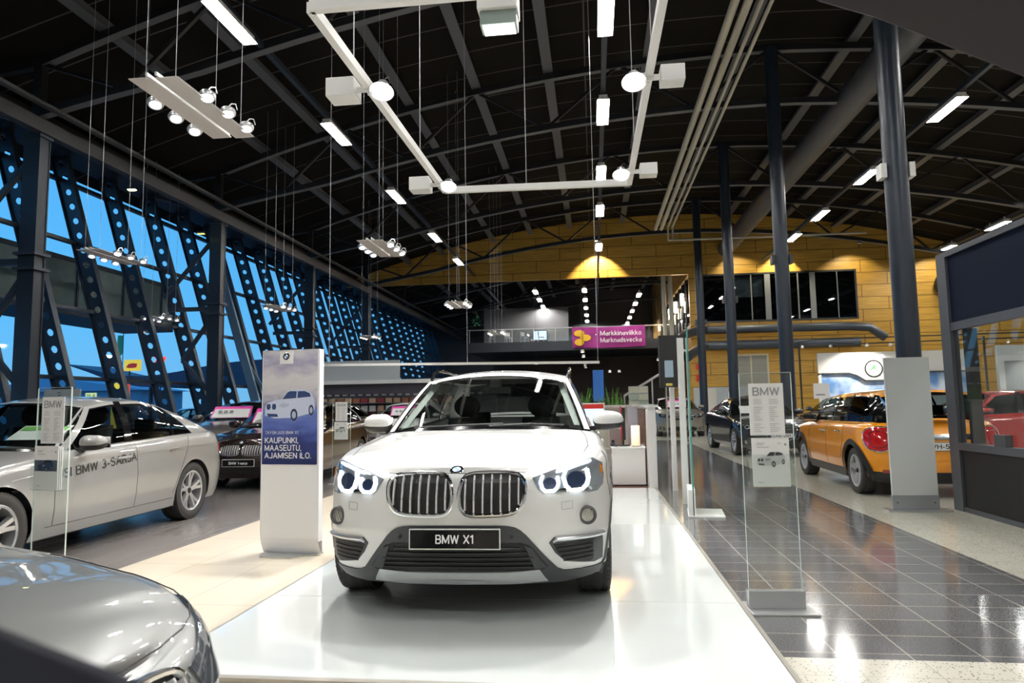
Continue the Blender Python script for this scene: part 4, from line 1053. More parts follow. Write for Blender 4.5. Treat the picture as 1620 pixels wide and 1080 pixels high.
# ============================================================ GREY CAR IN THE LEFT FOREGROUND
gry = mat('paint_grey', (.19, .197, .193), .40, .15, coat=1)
root = thing('grey_car', 'glossy grey car bonnet closest to the camera, only a front corner showing', 'car', (-.985, 1.31, 0), math.radians(90))
P = preset('sedan', paint=gry, wn=5, n=3.6, m=2.4, zsy=[(0, .63), (.2, .665), (.5, .73), (.8, .785), (1.5, .90), (2.2, .95), (4.62, 1.0)], zcy=[(0, .64), (.07, .67), (.3, .735), (.6, .80), (1, .87), (1.5, .94), (3.9, 1.05), (4.62, 1.04)], fz=[(.18, .10), (.3, .02), (.40, 0), (.5, .02), (.6, .06), (.68, .10)])
S, Mp = make_car(root, P)
kp2 = [(.028, .60), (.05, .618), (.30, .615), (.37, .59), (.36, .49), (.29, .45), (.06, .45), (.02, .49)]
for sg in (1, -1): kidney(root, Mp, smoothpoly([(sg*a, c) for a, c in kp2], 2), 9, rim=.012)
_hl = (lamp_housing(root, Mp, [(.42, .59), (.60, .635), (.78, .665), (.845, .655), (.86, .60), (.81, .53), (.64, .50), (.46, .515)], lens=mat('headlamp_glass', (.16, .18, .21), .06, .5, coat=1)))
for sg in (1, -1):
    spread([(sg*a, c) for a, c in [(.62, .26), (.82, .28), (.80, .44), (.64, .38)]], Mp.front, -.004, .010, MB(), .06).build('side_intake', BLACK, root)
w_ = MB(); line_on(Mp.hood, [(-.79, .8), (-.78, .5), (-.75, .34), (-.69, .25), (-.6, .19), (-.5, .15), (-.35, .115), (-.2, .095), (0, .085), (.2, .095), (.35, .115), (.5, .15), (.6, .19), (.69, .25), (.75, .34), (.78, .5), (.79, .8)], .0022, w_); w_.build('bonnet_seam', BLACK, root)
p = Mp.hood(0, .06, .001); roundel(root, p, .04, (math.radians(25), 0, 0))

# ============================================================ OTHER CARS LEFT
brown = mat('paint_brown', (.030, .016, .013), .22, .2, coat=1)
root = thing('brown_hatchback', 'dark brown hatchback with a model name plate between the silver sedan and poster stand', 'car', (-5.50, 10.15, 0), math.radians(2))
P = preset('hatch', paint=brown); S, Mp = make_car(root, P, 1); generic_front(root, S, Mp)
plate_obj(root, (0, -.03, .44), .52, .115, GLOSSB, mat('plate_rim', (.80, .80, .78), .4), 'BMW 1-sarja', WHITET, width=.30, size=.06)
p = Mp.hood(0, .07, .002); roundel(root, p, .04, (math.radians(30), 0, 0))
def price_sign(car, x0, x1, y, z, t=.35, label='', rz=0, loc=(0, 0, 0)):
    s_ = thing('price_sign', label, 'sign', loc, rz)
    MB().add([(x0, y, z), (x1, y, z), (x1-.02, y+.2, z+t), (x0+.02, y+.2, z+t)], [(0, 1, 2, 3)]).build('card', PINK, s_)
    MB().add([(x0+.03, y-.004, z+.01), (x1-.03, y-.004, z+.01), (x1-.05, y+.15, z+t*.78), (x0+.05, y+.15, z+t*.78)], [(0, 1, 2, 3)]).build('white_panel', PAPER, s_)
    for i in range(3): MB().add([(x0+.15+.12*i, y+.055, z+.1), (x0+.23+.12*i, y+.055, z+.1), (x0+.23+.12*i, y+.085, z+.16), (x0+.15+.12*i, y+.085, z+.16)], [(0, 1, 2, 3)]).build('price_mark', GREYT, s_)
price_sign(root, -.50, .35, 1.42, 1.02, .26, 'pink and white price card behind the brown hatchback windscreen', math.radians(2), (-5.50, 10.15, 0))
taupe = mat('paint_taupe', (.16, .145, .135), .28, .5, coat=1)
root = thing('taupe_suv', 'grey-brown car behind the brown hatchback, a pink price card in its windscreen', 'car', (-7.45, 12.2, 0), math.radians(3))
P = preset('suv', paint=taupe, crown=.05, zr=[(2.2, 1.38), (2.8, 1.42), (3.6, 1.41), (4.1, 1.36)]); S, Mp = make_car(root, P, 1); generic_front(root, S, Mp)
price_sign(root, -.45, .40, 1.30, 1.10, .24, 'pink and white price card in the grey-brown car windscreen', math.radians(3), (-7.45, 12.2, 0))
root = thing('dark_coupe', 'dark brown car with chrome window line, side-on behind the poster stand', 'car', (-10.15, 17.6, 0), math.radians(-91))
P = preset('hatch', paint=brown, chrome=1, handles=[(2.3, .84), (3.1, .87)]); S, Mp = make_car(root, P, 1); generic_front(root, S, Mp)
tail_lamps(root, Mp, [(.5, .82), (.80, .82), (.80, .70), (.5, .72)], [(4.0, .84), (4.2, .82), (4.2, .72), (4.05, .72)], TAILR)
root = thing('white_car', 'white car with a pink price card, seen past the white SUV door mirror', 'car', (-5.75, 18.9, 0), math.radians(2))
P = preset('sedan', paint=white); S, Mp = make_car(root, P, 1); generic_front(root, S, Mp)
price_sign(root, -.35, .5, 1.32, 1.02, .28, 'pink price card behind the windscreen of the white car at the left', math.radians(2), (-5.75, 18.9, 0))

# ============================================================ ORANGE FIVE-DOOR HATCH
orange = mat('paint_orange', (.86, .32, .006), .28, .05, coat=1)
root = thing('orange_hatchback', 'bright orange five-door hatchback seen from behind, half hidden by the blank white sign', 'car', (4.44, 13.2, 0), math.radians(178.2))
P = preset('mini', paint=orange, chrome=1, rwm=2, ws='fan', wn=5, cladm=BLACK, handles=[(2.02, .80), (2.72, .81)], handm=CHROME, mir=(1.5, .99), mirm=GLOSSB, mirs=.9, seams=[[(1.25, .32), (1.22, .7), (1.3, .9)], [(2.16, .32), (2.18, .93)], [(2.82, .45), (2.95, .7), (2.92, .93)]], clad=lambda x, y, z: z < .27)
S, Mp = make_car(root, P)
for sg in (1, -1):
    for cy in (P['fo'], P['fo']+P['wb']):
        w_ = MB(); K = 28; mp = Mp.side(sg)
        for k in range(K):
            t0 = -.12+(PI+.24)*k/K; t1 = -.12+(PI+.24)*(k+1)/K; q = []
            for t, rr_ in ((t0, .352), (t1, .352), (t1, .425), (t0, .425)):
                y, z = cy+rr_*math.cos(t), .305+rr_*math.sin(t); z = max(z, .19); q.append(mp(min(max(y, .12), 3.9), z, .018 if rr_ < .4 else .014))
            w_.add(q, [(0, 1, 2, 3)])
        w_.build('arch_cladding', BLACK, root)
    spread([(1.12, .19), (2.92, .19), (2.92, .31), (1.12, .31)], Mp.side(sg), 0, .014, MB(), .2).build('sill_cladding', BLACK, root)
    tp = smoothpoly([(sg*.53, .86), (sg*.60, .90), (sg*.76, .885), (sg*.815, .80), (sg*.80, .64), (sg*.72, .585), (sg*.60, .60), (sg*.54, .68)], 1)
    k = spread(tp, Mp.rear, -.004, .022, MB(), .03).build('tail_light', TAILR, root, smooth=True)
    MB().tube([Mp.rear(a, c, .014) for a, c in tp], .010, 8, closed=True).build('chrome_surround', CHROME, k, smooth=True)
    glow_ring(k, Mp.rear, [(a, c) for a, c in shrink(tp, .05)], .010, TAILD, True, .02)
rb_ = spread([(-.80, .33), (.80, .33), (.78, .21), (.4, .19), (-.4, .19), (-.78, .21)], Mp.rear, 0, .012, MB(), .08).build('bumper_cladding', BLACK, root)
for sg in (1, -1): spread([(sg*.40, .36), (sg*.66, .36), (sg*.66, .32), (sg*.40, .32)], Mp.rear, .003, .012, MB(), .05).build('rear_reflector', TAILD, root)
spread([(-.45, .80), (.45, .80), (.47, .735), (-.47, .735)], Mp.rear, .002, .016, MB(), .06).build('tailgate_handle', CHROME, root)
spread([(-.45, .47), (.45, .47), (.5, .40), (-.5, .40)], Mp.rear, .002, .008, MB(), .06).build('bumper_step', orange, root)
plate_obj(root, (0, 3.98-.0, .655), .46, .11, PAPER, mat('plate_rim2', (.1, .1, .1), .4), 'OVH-552', BLACKT, rz=PI, width=.38, size=.09)

# ============================================================ BLACK CARS AND OTHERS RIGHT
blk = mat('paint_black', (.008, .009, .012), .22, 0, coat=1)
root = thing('black_sedan', 'black sedan facing the camera beside the aisle, seen through the right brochure stand', 'car', (4.2, 16.25, 0), math.radians(2))
P = preset('sedan', paint=blk, chrome=1, ws='single', wn=5, zr=[(2.1, 1.29), (2.5, 1.335), (2.9, 1.34), (3.25, 1.30), (3.5, 1.25)]); S, Mp = make_car(root, P, 1); generic_front(root, S, Mp, kid=False)
gp = smoothpoly([(-.34, .68), (.34, .68), (.38, .60), (.26, .36), (-.26, .36), (-.38, .60)], 1); k = spread(gp, Mp.front, -.003, .01, MB(), .05).build('grille', BLACK, root)
MB().tube([Mp.front(a, c, .01) for a, c in gp], .01, 8, closed=True).build('chrome_surround', CHROME, k, smooth=True)
for i in range(6):
    z = .40+.05*i; w_ = .27+.09*(z-.4)/.2*.9; MB().tube([Mp.front(-w_+2*w_*t/8, z, .01) for t in range(9)], .005, 5).build('grille_bar', DGREY, k)
for i in range(4): MB().tube([Mp.front(-.105+.07*i+a, .645+c, .02) for a, c in ell(0, 0, .045, .045, 20)], .006, 6, closed=True).build('ring_badge', CHROME, k, smooth=True)
plate_obj(root, (0, -.03, .48), .50, .11, PAPER, mat('plate_rim2', (.1, .1, .1), .4), 'CHZ-291', BLACKT, width=.38, size=.085)
MB().box((-.245, -.0375, .435), (-.21, -.036, .525)).build('plate_band', mat('emblem_blue', (.05, .25, .65)), root)
c_ = thing('windscreen_sign', 'small white card behind the windscreen of the black sedan', 'sign', (4.2, 16.25, 0)); MB().add([(-.62, 1.30, .98), (-.32, 1.26, .98), (-.34, 1.38, 1.16), (-.62, 1.42, 1.16)], [(0, 1, 2, 3)]).build('card', PAPER, c_)
root = thing('black_coupe', 'black car with a bright chrome window line behind the orange hatchback', 'car', (7.0, 22.6, 0), math.radians(-38))
P = preset('sedan', paint=blk, chrome=1); S, Mp = make_car(root, P, 1); generic_front(root, S, Mp, kid=False)
root = thing('black_estate', 'black car farthest back between the round columns, only its roof showing', 'car', (6.9, 27.2, 0), 0)
P = preset('suv', paint=blk); S, Mp = make_car(root, P, 1); generic_front(root, S, Mp, kid=False)
hon = mat('paint_warmgrey', (.24, .22, .19), .3, .5, coat=1)
root = thing('grey_suv', 'warm grey SUV facing the camera at the end of the dark tiled aisle', 'car', (3.25, 26.2, 0), 0)
P = preset('suv', paint=hon, zr=[(2.2, 1.40), (2.8, 1.46), (3.6, 1.45), (4.1, 1.40)]); S, Mp = make_car(root, P, 1); generic_front(root, S, Mp, kid=False)
for z in (.66, .72, .78): MB().tube([Mp.front(-.40+.8*t/10, z, .012) for t in range(11)], .012, 6).build('grille_bar', CHROME if z != .66 else GLOSSB, root, smooth=True)
spread([(-.42, .80), (.42, .80), (.38, .63), (-.38, .63)], Mp.front, -.003, .008, MB(), .08).build('grille', GLOSSB, root)
price_sign(root, -.42, .42, 1.22, 1.10, .30, 'pink and white price card in the windscreen of the warm grey SUV', 0, (3.25, 26.2, 0))
redp = mat('paint_red', (.42, .012, .012), .26, 0, coat=1)
root = thing('red_hatchback', 'red hatchback seen side-on through the kiosk glass', 'car', (5.75, 15.1, 0), math.radians(-90))
P = preset('hatch', paint=redp, handles=[(2.3, .84), (3.1, .87)]); S, Mp = make_car(root, P, 1); generic_front(root, S, Mp, kid=False)
pale = mat('paint_pale', (.50, .54, .52), .3, .2, coat=1)
root = thing('pale_car', 'pale silver car behind the red hatchback', 'car', (10.6, 18.6, 0), math.radians(-25))
P = preset('hatch', paint=pale); S, Mp = make_car(root, P, 1); generic_front(root, S, Mp, kid=False)
root = thing('blue_car', 'blue-grey car parked outside beyond the glass wall', 'car', (-19.5, 27, 0), math.radians(-70))
P = preset('hatch', paint=mat('paint_outdoor', (.05, .10, .18), .3, .3, coat=1)); S, Mp = make_car(root, P, 1); generic_front(root, S, Mp, kid=False)
# ============================================================ CEILING LAMPS
def tube_lamp(x, y, z, label, group, L=1.5, w=.17, m=LAMP):
    t = thing('ceiling_lamp', label, 'lamp', (x, y, z), 0, group)
    return t
tl = None
def lamp_at(x, y, z, label, group=None, L=1.5):
    global tl
    if tl is None:
        t = thing('ceiling_lamp', label, 'lamp', (x, y, z), 0, group)
        MB().box((-.11, -.78, 0), (.11, .78, .06)).box((-.03, -.6, .06), (.03, -.55, .2)).box((-.03, .55, .06), (.03, .6, .2)).build('housing', WHITE, t)
        MB().add([(-.11, -.78, 0), (.11, -.78, 0), (.16, -.82, -.09), (-.16, -.82, -.09)], [(0, 1, 2, 3)]).add([(-.11, .78, 0), (.11, .78, 0), (.16, .82, -.09), (-.16, .82, -.09)], [(0, 1, 2, 3)]).add([(-.11, -.78, 0), (-.16, -.82, -.09), (-.16, .82, -.09), (-.11, .78, 0)], [(0, 1, 2, 3)]).add([(.11, -.78, 0), (.16, -.82, -.09), (.16, .82, -.09), (.11, .78, 0)], [(0, 1, 2, 3)]).build('reflector', WHITE, t)
        MB().cyl((-.045, -.72, -.045), (-.045, .72, -.045), .028, 10).cyl((.045, -.72, -.045), (.045, .72, -.045), .028, 10).build('tube', LAMP, t, smooth=True)
        tl = t; return t
    c = copy_tree(tl); c.location = (x, y, z); c['label'] = label
    if group: c['group'] = group
    elif 'group' in c: del c['group']
    return c
ordn = ['nearest the camera', 'second from the camera', 'third from the camera', 'fourth from the camera', 'fifth from the camera', 'sixth from the camera', 'seventh', 'eighth']
rows = [(-7.15, [12.5, 18.3, 24.3, 30.6, 36.1], 'in the left row under the roof'), (.45, [13.3, 18.0, 23.0, 27.5, 34.0], 'in the central row above the white SUV'), (9.8, [19.3, 24.9, 29.9, 33.8], 'in the row over the right aisle'), (18.63, [33.2, 37.8], 'in the far right row')]
for x, ys_, lb in rows:
    for i, y in enumerate(ys_): lamp_at(x, y, 9.2, 'lit white tube lamp %s, %s' % (lb, ordn[i]))
for x in (-7.15, .45, 9.8, 18.6):     # same rows carrying on over and behind the camera
    for y in ((6.5, 1, -4) if x < 9 else (13, 7, 1, -4)): lamp_at(x, y, 9.2, 'lit tube lamp of the rows overhead, outside the frame', 'ceiling lamps above and behind the camera')
for y in (16, 21, 27): lamp_at(18.6, y, 9.2, 'lit tube lamp of the rows overhead, outside the frame', 'ceiling lamps above and behind the camera')
for i in range(5): lamp_at(-.45, 47+4.4*i, 9.2, 'lit tube lamp in the middle row above the mezzanine, '+ordn[i])
for i in range(4): lamp_at(-3.85, 47+3.6*i, 9.2, 'lit tube lamp in the left row above the mezzanine, '+ordn[i])
for i in range(5): lamp_at(3.35, 48.6+4.2*i, 9.0, 'lit tube lamp in the right row above the mezzanine, '+ordn[i])
# small wall washers: a warm lamp above the gable
def spot(name, loc, d, energy, size, col=(1, .93, .82), blend=.4, parent=None, r=.05):
    l = bpy.data.lights.new(name, 'SPOT'); l.energy = energy; l.spot_size = size; l.color = col; l.spot_blend = blend; l.shadow_soft_size = r
    o = bpy.data.objects.new(name, l); COL.objects.link(o); o.location = loc; o.rotation_euler = Vector(d).to_track_quat('-Z', 'Y').to_euler(); o.parent = parent; return o
t = thing('wall_lamp', 'small warm downlight hanging in front of the timber gable, under the central lamp row', 'lamp', (.42, 39.9, 10.85))
MB().lathe([(.0, .22), (.06, .22), (.08, .1), (.16, 0), (.14, 0), (.06, .1)], n=20).build('shade', WHITE, t, smooth=True); MB().lathe([(0, .02), (.09, .03), (0, .12)], n=16).build('bulb', WARMB, t); spot('lamp_light', (0, 0, -.02), (0, .45, -1), 1100, 1.5, (1, .85, .55), parent=t)
t = thing('wall_lamp', 'warm downlight washing the timber wall above the office window', 'lamp', (11.2, 40.3, 10.3))
MB().lathe([(.0, .22), (.06, .22), (.08, .1), (.16, 0), (.14, 0), (.06, .1)], n=20).build('shade', WHITE, t, smooth=True); MB().lathe([(0, .02), (.09, .03), (0, .12)], n=16).build('bulb', WARMB, t); spot('lamp_light', (0, 0, -.02), (-.1, .35, -1), 500, 1.5, (1, .85, .55), parent=t)
for i, (x, z) in enumerate([(8.5, 10.2), (15, 10.0), (19.5, 9.6)]):
    t = thing('wall_lamp', ['shaded wall washer between the two left round columns', 'shaded wall washer right of the office window', 'shaded wall washer at the far right end of the timber wall'][i], 'lamp', (x, 39.6, z))
    MB().lathe([(.0, .2), (.05, .2), (.13, 0), (.11, 0), (.05, .1)], n=16).build('shade', DGREY, t, smooth=True); spot('lamp_light', (0, 0, .02), (0, .5, -1), 200, 1.9, (1, .86, .58), parent=t)

# floating perforated spot panels
def spot_ring(parent, x, y, z, bright, tilt=0):
    k = thing_part('ring_spot', parent); k.location = (x, y, z); k.rotation_euler = (tilt, tilt*.6, 0)
    MB().lathe([(.075, .0), (.085, .03), (.078, .05), (.062, .05), (.055, .02), (.06, -.004)], n=22, closed=True).build('ring', SILVERP, k, smooth=True)
    MB().lathe([(0, .012), (.052, .012), (.052, .03), (0, .04)], n=18).build('bulb', BULB if bright else mat('spot_dim', (1, 1, 1), .5, emit=(1, .97, .93), es=2.2), k, smooth=True)
    pts = [(0, 0, .045), (.0, .01, .12), (.03, .02, .16), (.08, .02, .14), (.1, .02, .05)]; MB().tube(pts, .006, 6).build('cable_loop', WHITE, k, smooth=True)
def spot_panel(x, y, z, w, L, label, energy=60, wires=3.5):
    t = thing('hanging_lamp', label, 'lamp', (x, y, z), math.radians(0), None)
    pm = mat('perforated_panel', (.58, .55, .53), .5)
    for a, c in ((-w/2, -.02), (.02, w/2)):
        b = MB(); n = 14; y0, y1 = (0, L) if a < 0 else (.02, L*1.02)
        b.box((a, y0, 0), (c, y1, .012)); 
        for k in range(n):      # serrated profile end
            b.box((a+(c-a)*k/n, y0-.012, .002), (a+(c-a)*(k+.5)/n, y0, .010))
        b.build('perforated_plate', pm, t)
    MB().box((-.06, -.03, .0125), (-.04, L, .05)).box((.04, -.03, .0125), (.06, L, .05)).build('spine_rail', ALU, t)
    for i in range(3):
        spot_ring(t, -w/2-.07, L*(.34+.24*i), -.02, False, -.35)
        spot_ring(t, w/2+.03, L*(.32+.27*i), .0, i == 0, -.3)
    b = MB(); top = roofz(x)-z
    for a in (-.16, .16):
        for c in (.12, L-.12): b.cyl((a, c, 0), (a, c, top), .0035, 5)
    b.build('wire', mat('wire', (.55, .55, .55), .4, .5), t)
    spot('panel_light', (-w/2, L*.5, -.05), (.15, -.1, -1), energy, 1.5, (1, .96, .92), parent=t)
    spot('panel_light', (w/2, L*.4, -.05), (-.1, -.25, -1), energy, 1.5, (1, .96, .92), parent=t)
for x, y, z, lb in [(-4.2, 5.95, 4.5, 'nearest and largest in view, upper left'), (-9.95, 12.3, 4.5, 'before the glass wall, behind the largest'), (-4.25, 12.6, 4.5, 'above the white SUV roof'), (-15.0+.6, 20.4, 4.35, 'low against the glass wall'), (-10.0, 20.0, 4.5, 'beyond the second square column'), (-4.25, 20.6, 4.5, 'near the timber gable end'), (-10.2, 29.6, 4.5, 'small, far along the glass wall'), (-4.25, 29.4, 4.5, 'farthest, in front of the mezzanine')]:
    spot_panel(x, y, z, .50, 1.5, 'perforated plate lamp with ring spots on wires, '+lb, 110 if y < 15 else 60)

# square hanging track frame with tilted spotlights and ballast boxes
t = thing('track_frame', 'white rectangular hanging light track with spotlights above the white SUV', 'lamp', (0, 0, 0))
ZF = 4.8
def beam(p, q): 
    b = MB(); b.bar(p, q, .075, .10); return b
A_, B_, C_, D_ = (-2.40, 5.50, ZF), (-2.34, 10.75, ZF), (.66, 10.85, ZF), (.70, 5.5, ZF)
for p, q in ((A_, B_), (B_, C_), (C_, D_), (A_, D_)): beam(p, q).build('track', WHITE, t)
b = MB()
for p in ((-2.4, 6.6), (-2.36, 9.2), (.69, 6.9), (.67, 9.6), (-1.0, 10.8), (-.9, 5.5)): b.cyl((p[0], p[1], ZF), (p[0], p[1], up(p[0])), .006, 5)
b.build('wire', mat('wire', (.55, .55, .55), .4, .5), t)
def frame_spot(x, y, sg, en, aim, big=1):
    k = thing_part('track_spot', t); k.location = (x, y, ZF-.05)
    bx = MB().box((-.16*big, -.10, -.11), (.16*big, .16, .10)).build('ballast_box', WHITE, k, bevel=.008); bx.location = (-sg*(.29 if sg > 0 else .24), 0, .02); bx.scale = (1, 1, 1) if sg > 0 else (.8, .8, .85)
    br = MB(); br.bar((-sg*.14, 0, 0), (sg*.10, -.05, -.02), .025, .06); br.bar((0, 0, .06), (sg*.12, -.05, .02), .015); br.bar((0, 0, -.06), (sg*.12, -.05, -.06), .015); br.build('bracket', WHITE, k)
    hd = MB().lathe([(.03, .14), (.06, .12), (.075, .07), (.125, .0), (.135, -.005), (.118, .004), (.06, .06)], n=26).build('spot_head', SILVERP, k, smooth=True); hd.location = (sg*.17, -.05, -.06); hd.rotation_euler = (-.38, 0, 0)
    MB().lathe([(0, .012), (.105, .012), (.06, .05), (0, .055)], n=22).build('bulb', BULB, hd, smooth=True)
    MB().tube([(.0, .0, .13), (.02, 0, .2), (.06, 0, .22), (.08, 0, .12)], .006, 6).build('cable', BLACK, hd)
    l = spot('track_light', (sg*.17, -.05, -.08), aim, en, 1.75, (1, .97, .94), .6, parent=k, r=.09)
frame_spot(-2.38, 7.0, 1, 420, (.55, -.55, -1)); frame_spot(-2.35, 10.3, 1, 300, (.35, -.5, -1)); frame_spot(.69, 7.2, -1, 420, (-.45, -.5, -1)); frame_spot(.67, 10.2, -1, 300, (-.35, -.6, -1))
bx = thing_part('flood_head', t); bx.location = (-.72, 5.5, ZF)
MB().box((-.17, -.12, -.22), (.17, .14, .04)).build('ballast_box', WHITE, bx, bevel=.008)
MB().box((-.15, -.08, -.34), (.16, .10, -.225)).build('flood_body', mat('flood_green', (.25, .3, .27), .3), bx); MB().box((-.13, -.07, -.352), (.14, .09, -.342)).build('flood_lens', mat('flood_lit', (1, 1, 1), .5, emit=(.85, 1, .9), es=1.2), bx)
spot('flood_light', (0, 0, -.36), (-.05, -.12, -1), 260, 2.0, (.97, 1, .97), .6, parent=bx, r=.12)
# distant thin light frame bar, plus far frames
t = thing('light_bar', 'long thin white light bar hanging low beyond the white SUV', 'lamp', (0, 0, 0))
MB().bar((-5.9, 14, 2.19), (.13, 14, 2.11), .05, .05).build('track', WHITE, t); b = MB()
for x in (-5.6, -2.6, .1): b.cyl((x, 14, 2.15), (x, 14, up(x)), .006, 5)
b.build('wire', mat('wire', (.55, .55, .55), .4, .5), t)
# yellow-green work lights by the eaves
for i, (x, y, z) in enumerate([(-13.9, 18.9, 8.05), (-13.2, 21.5, 7.3)]):
    t = thing('eaves_lamp', ['small yellow-green lamp under the eaves above the glass wall', 'dim yellow lamp by the head of the second square column'][i], 'lamp', (x, y, z))
    MB().box((-.14, -.07, 0), (.14, .07, .06)).build('housing', DGREY, t); MB().box((-.11, -.055, -.02), (.11, .055, 0)).build('bulb', mat('yg', (1, 1, 1), emit=(.9, 1, .35), es=(14, 2)[0]) if i == 0 else mat('yg2', (.8, .8, .2), emit=(.8, .8, .2), es=1.0), t)

# ============================================================ DUCTS AND PIPES
def ptag(o, l, c): return tag(o, l, c)
ptag(MB().cyl((8.0, 2, 10.35), (8.0, YW-.02, 10.35), .45, 28).build('round_duct', mat('duct_grey', (.10, .105, .115), .45, .3), smooth=True), 'large round grey ventilation duct under the roof, right of the round columns', 'duct')
pipem = mat('pale_pipe', (.52, .50, .42), .5)
for i, (x, r) in enumerate([(3.42, .10), (3.72, .10), (4.02, .05), (4.25, .05)]):
    yE = 35.2+.3*(i < 2)
    b = MB().cyl((x, 1, 10.3), (x, yE, 10.3), r, 14)
    if i >= 2: b.cyl((x, yE, 10.3+r), (x, yE, 9.6), r, 10).cyl((x, yE, 9.6), (x+ (9.5 if i == 3 else 6), yE+.2, 9.6), r, 10)
    ptag(b.build('ceiling_pipe', pipem, smooth=True), ['thick pale pipe under the roof, leftmost of four', 'thick pale pipe under the roof, second from the left of four', 'thin pale pipe under the roof, third of four, turning right at its far end', 'thin pale pipe under the roof, rightmost of four, turning right at its far end'][i], 'pipe')
dm = mat('wall_duct', (.055, .068, .09), .35, .3)
b = MB(); b.tube([(4.4, 36.5, 4.2), (4.9, 37.6, 4.9), (5.9, 39.6, 5.35), (6.6, 40.5, 5.45), (14.5, 40.5, 5.45), (15.6, 40.5, 5.35), (16.4, 40.5, 4.75)], .24, 16)
ptag(b.build('wall_duct', dm, smooth=True), 'upper dark blue round duct along the timber wall, bent at both ends', 'duct')
b = MB(); b.tube([(5.0, 37.2, 3.7), (6.0, 39.8, 4.3), (6.6, 40.5, 4.55), (15.0, 40.5, 4.55)], .27, 16)
ptag(b.build('wall_duct', dm, smooth=True), 'lower dark blue round duct along the timber wall', 'duct')
for i, x in enumerate((4.35, 4.75)): ptag(MB().cyl((x, 41.6, 4.4), (x, 41.6, 11.5), .13, 12).build('standing_pipe', mat('pale_pipe2', (.45, .44, .38), .5), smooth=True), ['pale vertical pipe left of the office corner', 'second pale vertical pipe, right of its twin'][i], 'pipe')

# ============================================================ MEZZANINE AND BACK HALL
mz = mat('mezz_dark', (.035, .04, .05), .5)
o = MB().box((-9.2, 50, 5.25), (5.8, 60, 5.95)).build('floor', mz); struct(o)
r_ = thing('mezzanine_railing', 'glass railing with a pale handrail along the mezzanine edge', 'railing', (0, 50, 0))
MB().bar((-9.2, 0, 6.92), (5.7, 0, 6.92), .06).build('handrail', ALU, r_); b = MB()
for i in range(10): b.bar((-9.1+1.6*i, 0, 5.95), (-9.1+1.6*i, 0, 6.92), .04)
b.build('post', ALU, r_)
for i in range(9): MB().box((-9.05+1.6*i, -.01, 6.0), (-7.6+1.6*i, .01, 6.85)).build('glass_panel', GLASS, r_)
bn = thing('banner', 'purple banner with yellow round shapes and white two-line lettering on the mezzanine railing', 'banner', (0, 49.95, 0))
pm = noise_mat('banner_purple', (.26, .018, .17), (.40, .03, .27), 1.2, .6, .3, .7)
def bf(u, v): return (-1.45+5.25*u, -.03-.05*math.sin(9*u+3*v)*math.sin(PI*v)-.03*math.sin(23*u-4*v), 5.42+1.52*v-.06*math.sin(PI*u))
MB().grid(bf, 40, 10).grid(lambda u, v: (bf(u, v)[0], bf(u, v)[1]+.01, bf(u, v)[2]), 40, 10).build('cloth', pm, bn, smooth=True)
text('Markkinaviikko', .52, WHITET, 'banner_lettering', bn, (2.05, -.14, 6.42), (PI/2, 0, 0), width=2.95, bold=.14)
text('Marknadsvecka', .52, WHITET, 'banner_lettering', bn, (2.05, -.14, 5.92), (PI/2, 0, 0), width=2.95, bold=.14)
ym = mat('banner_yellow', (.85, .50, .03), .6)
for cx, cz, rx, rz in ((-.95, 6.45, .38, .24), (-.50, 6.12, .40, .24), (-.95, 5.80, .34, .26)): MB().prism(ell(cx, cz, rx, rz, 20), 'y', -.13, -.12).build('yellow_blob', ym, bn)
# things on the mezzanine
t = thing('wall_screen', 'small bright screen on the grey wall of the mezzanine', 'screen', (-4.2, 54.8, 6.9)); MB().box((-.6, 0, -.42), (.6, .08, .42)).build('casing', BLACK, t); MB().box((-.54, -.01, -.36), (.54, 0, .36)).build('display', mat('screen_blue', (.1, .1, .1), .3, emit=(.45, .6, .85), es=1.2), t)
struct(MB().box((-8.8, 55, 5.95), (-1.9, 55.2, 9.2)).build('wall_mezzanine', mat('mezz_wall', (.15, .15, .155), .7)))
struct(MB().add([(-16.6, 66, 0), (5.8, 66, 0), (5.8, 66, 12.4), (-16.6, 66, 12.4)], [(0, 1, 2, 3)]).build('wall_rear', mat('rear_wall', (.05, .05, .055), .8)))
for i in range(4):
    t = thing('steel_chair', ['metal chair behind the mezzanine railing, leftmost', 'metal chair behind the mezzanine railing, second from the left', 'metal chair behind the mezzanine railing, third from the left', 'metal chair behind the mezzanine railing, nearest the banner'][i], 'chair', (-7.6+1.25*i, 51.3, 5.95), .5*i)
    MB().box((-.22, -.22, .44), (.22, .22, .47)).build('seat', ALU, t); MB().box((-.22, .2, .6), (.22, .23, .88)).build('backrest', ALU, t)
    for a, c in ((-.2, -.2), (.2, -.2), (-.2, .2), (.2, .2)): MB().bar((a, c, 0), (a, c, .88 if c > 0 else .44), .03).build('leg', ALU, t)
t = thing('hanging_plant', 'small green hanging foliage ball left of the mezzanine railing', 'plant', (-8.4, 49, 7.5))
b = MB(); rnd = random.Random(3)
for k in range(90):
    a = Vector((rnd.gauss(0, 1), rnd.gauss(0, 1), rnd.gauss(0, 1))).normalized()*rnd.uniform(.15, .38); u = a.orthogonal().normalized()*.09; b.add([a, a+u, a*1.35], [(0, 1, 2)])
b.build('foliage', mat('leaf_green', (.02, .16, .09), .6), t); MB().cyl((0, 0, .2), (0, 0, roofz(-8.4)-7.5), .01, 5).build('wire', BLACK, t)
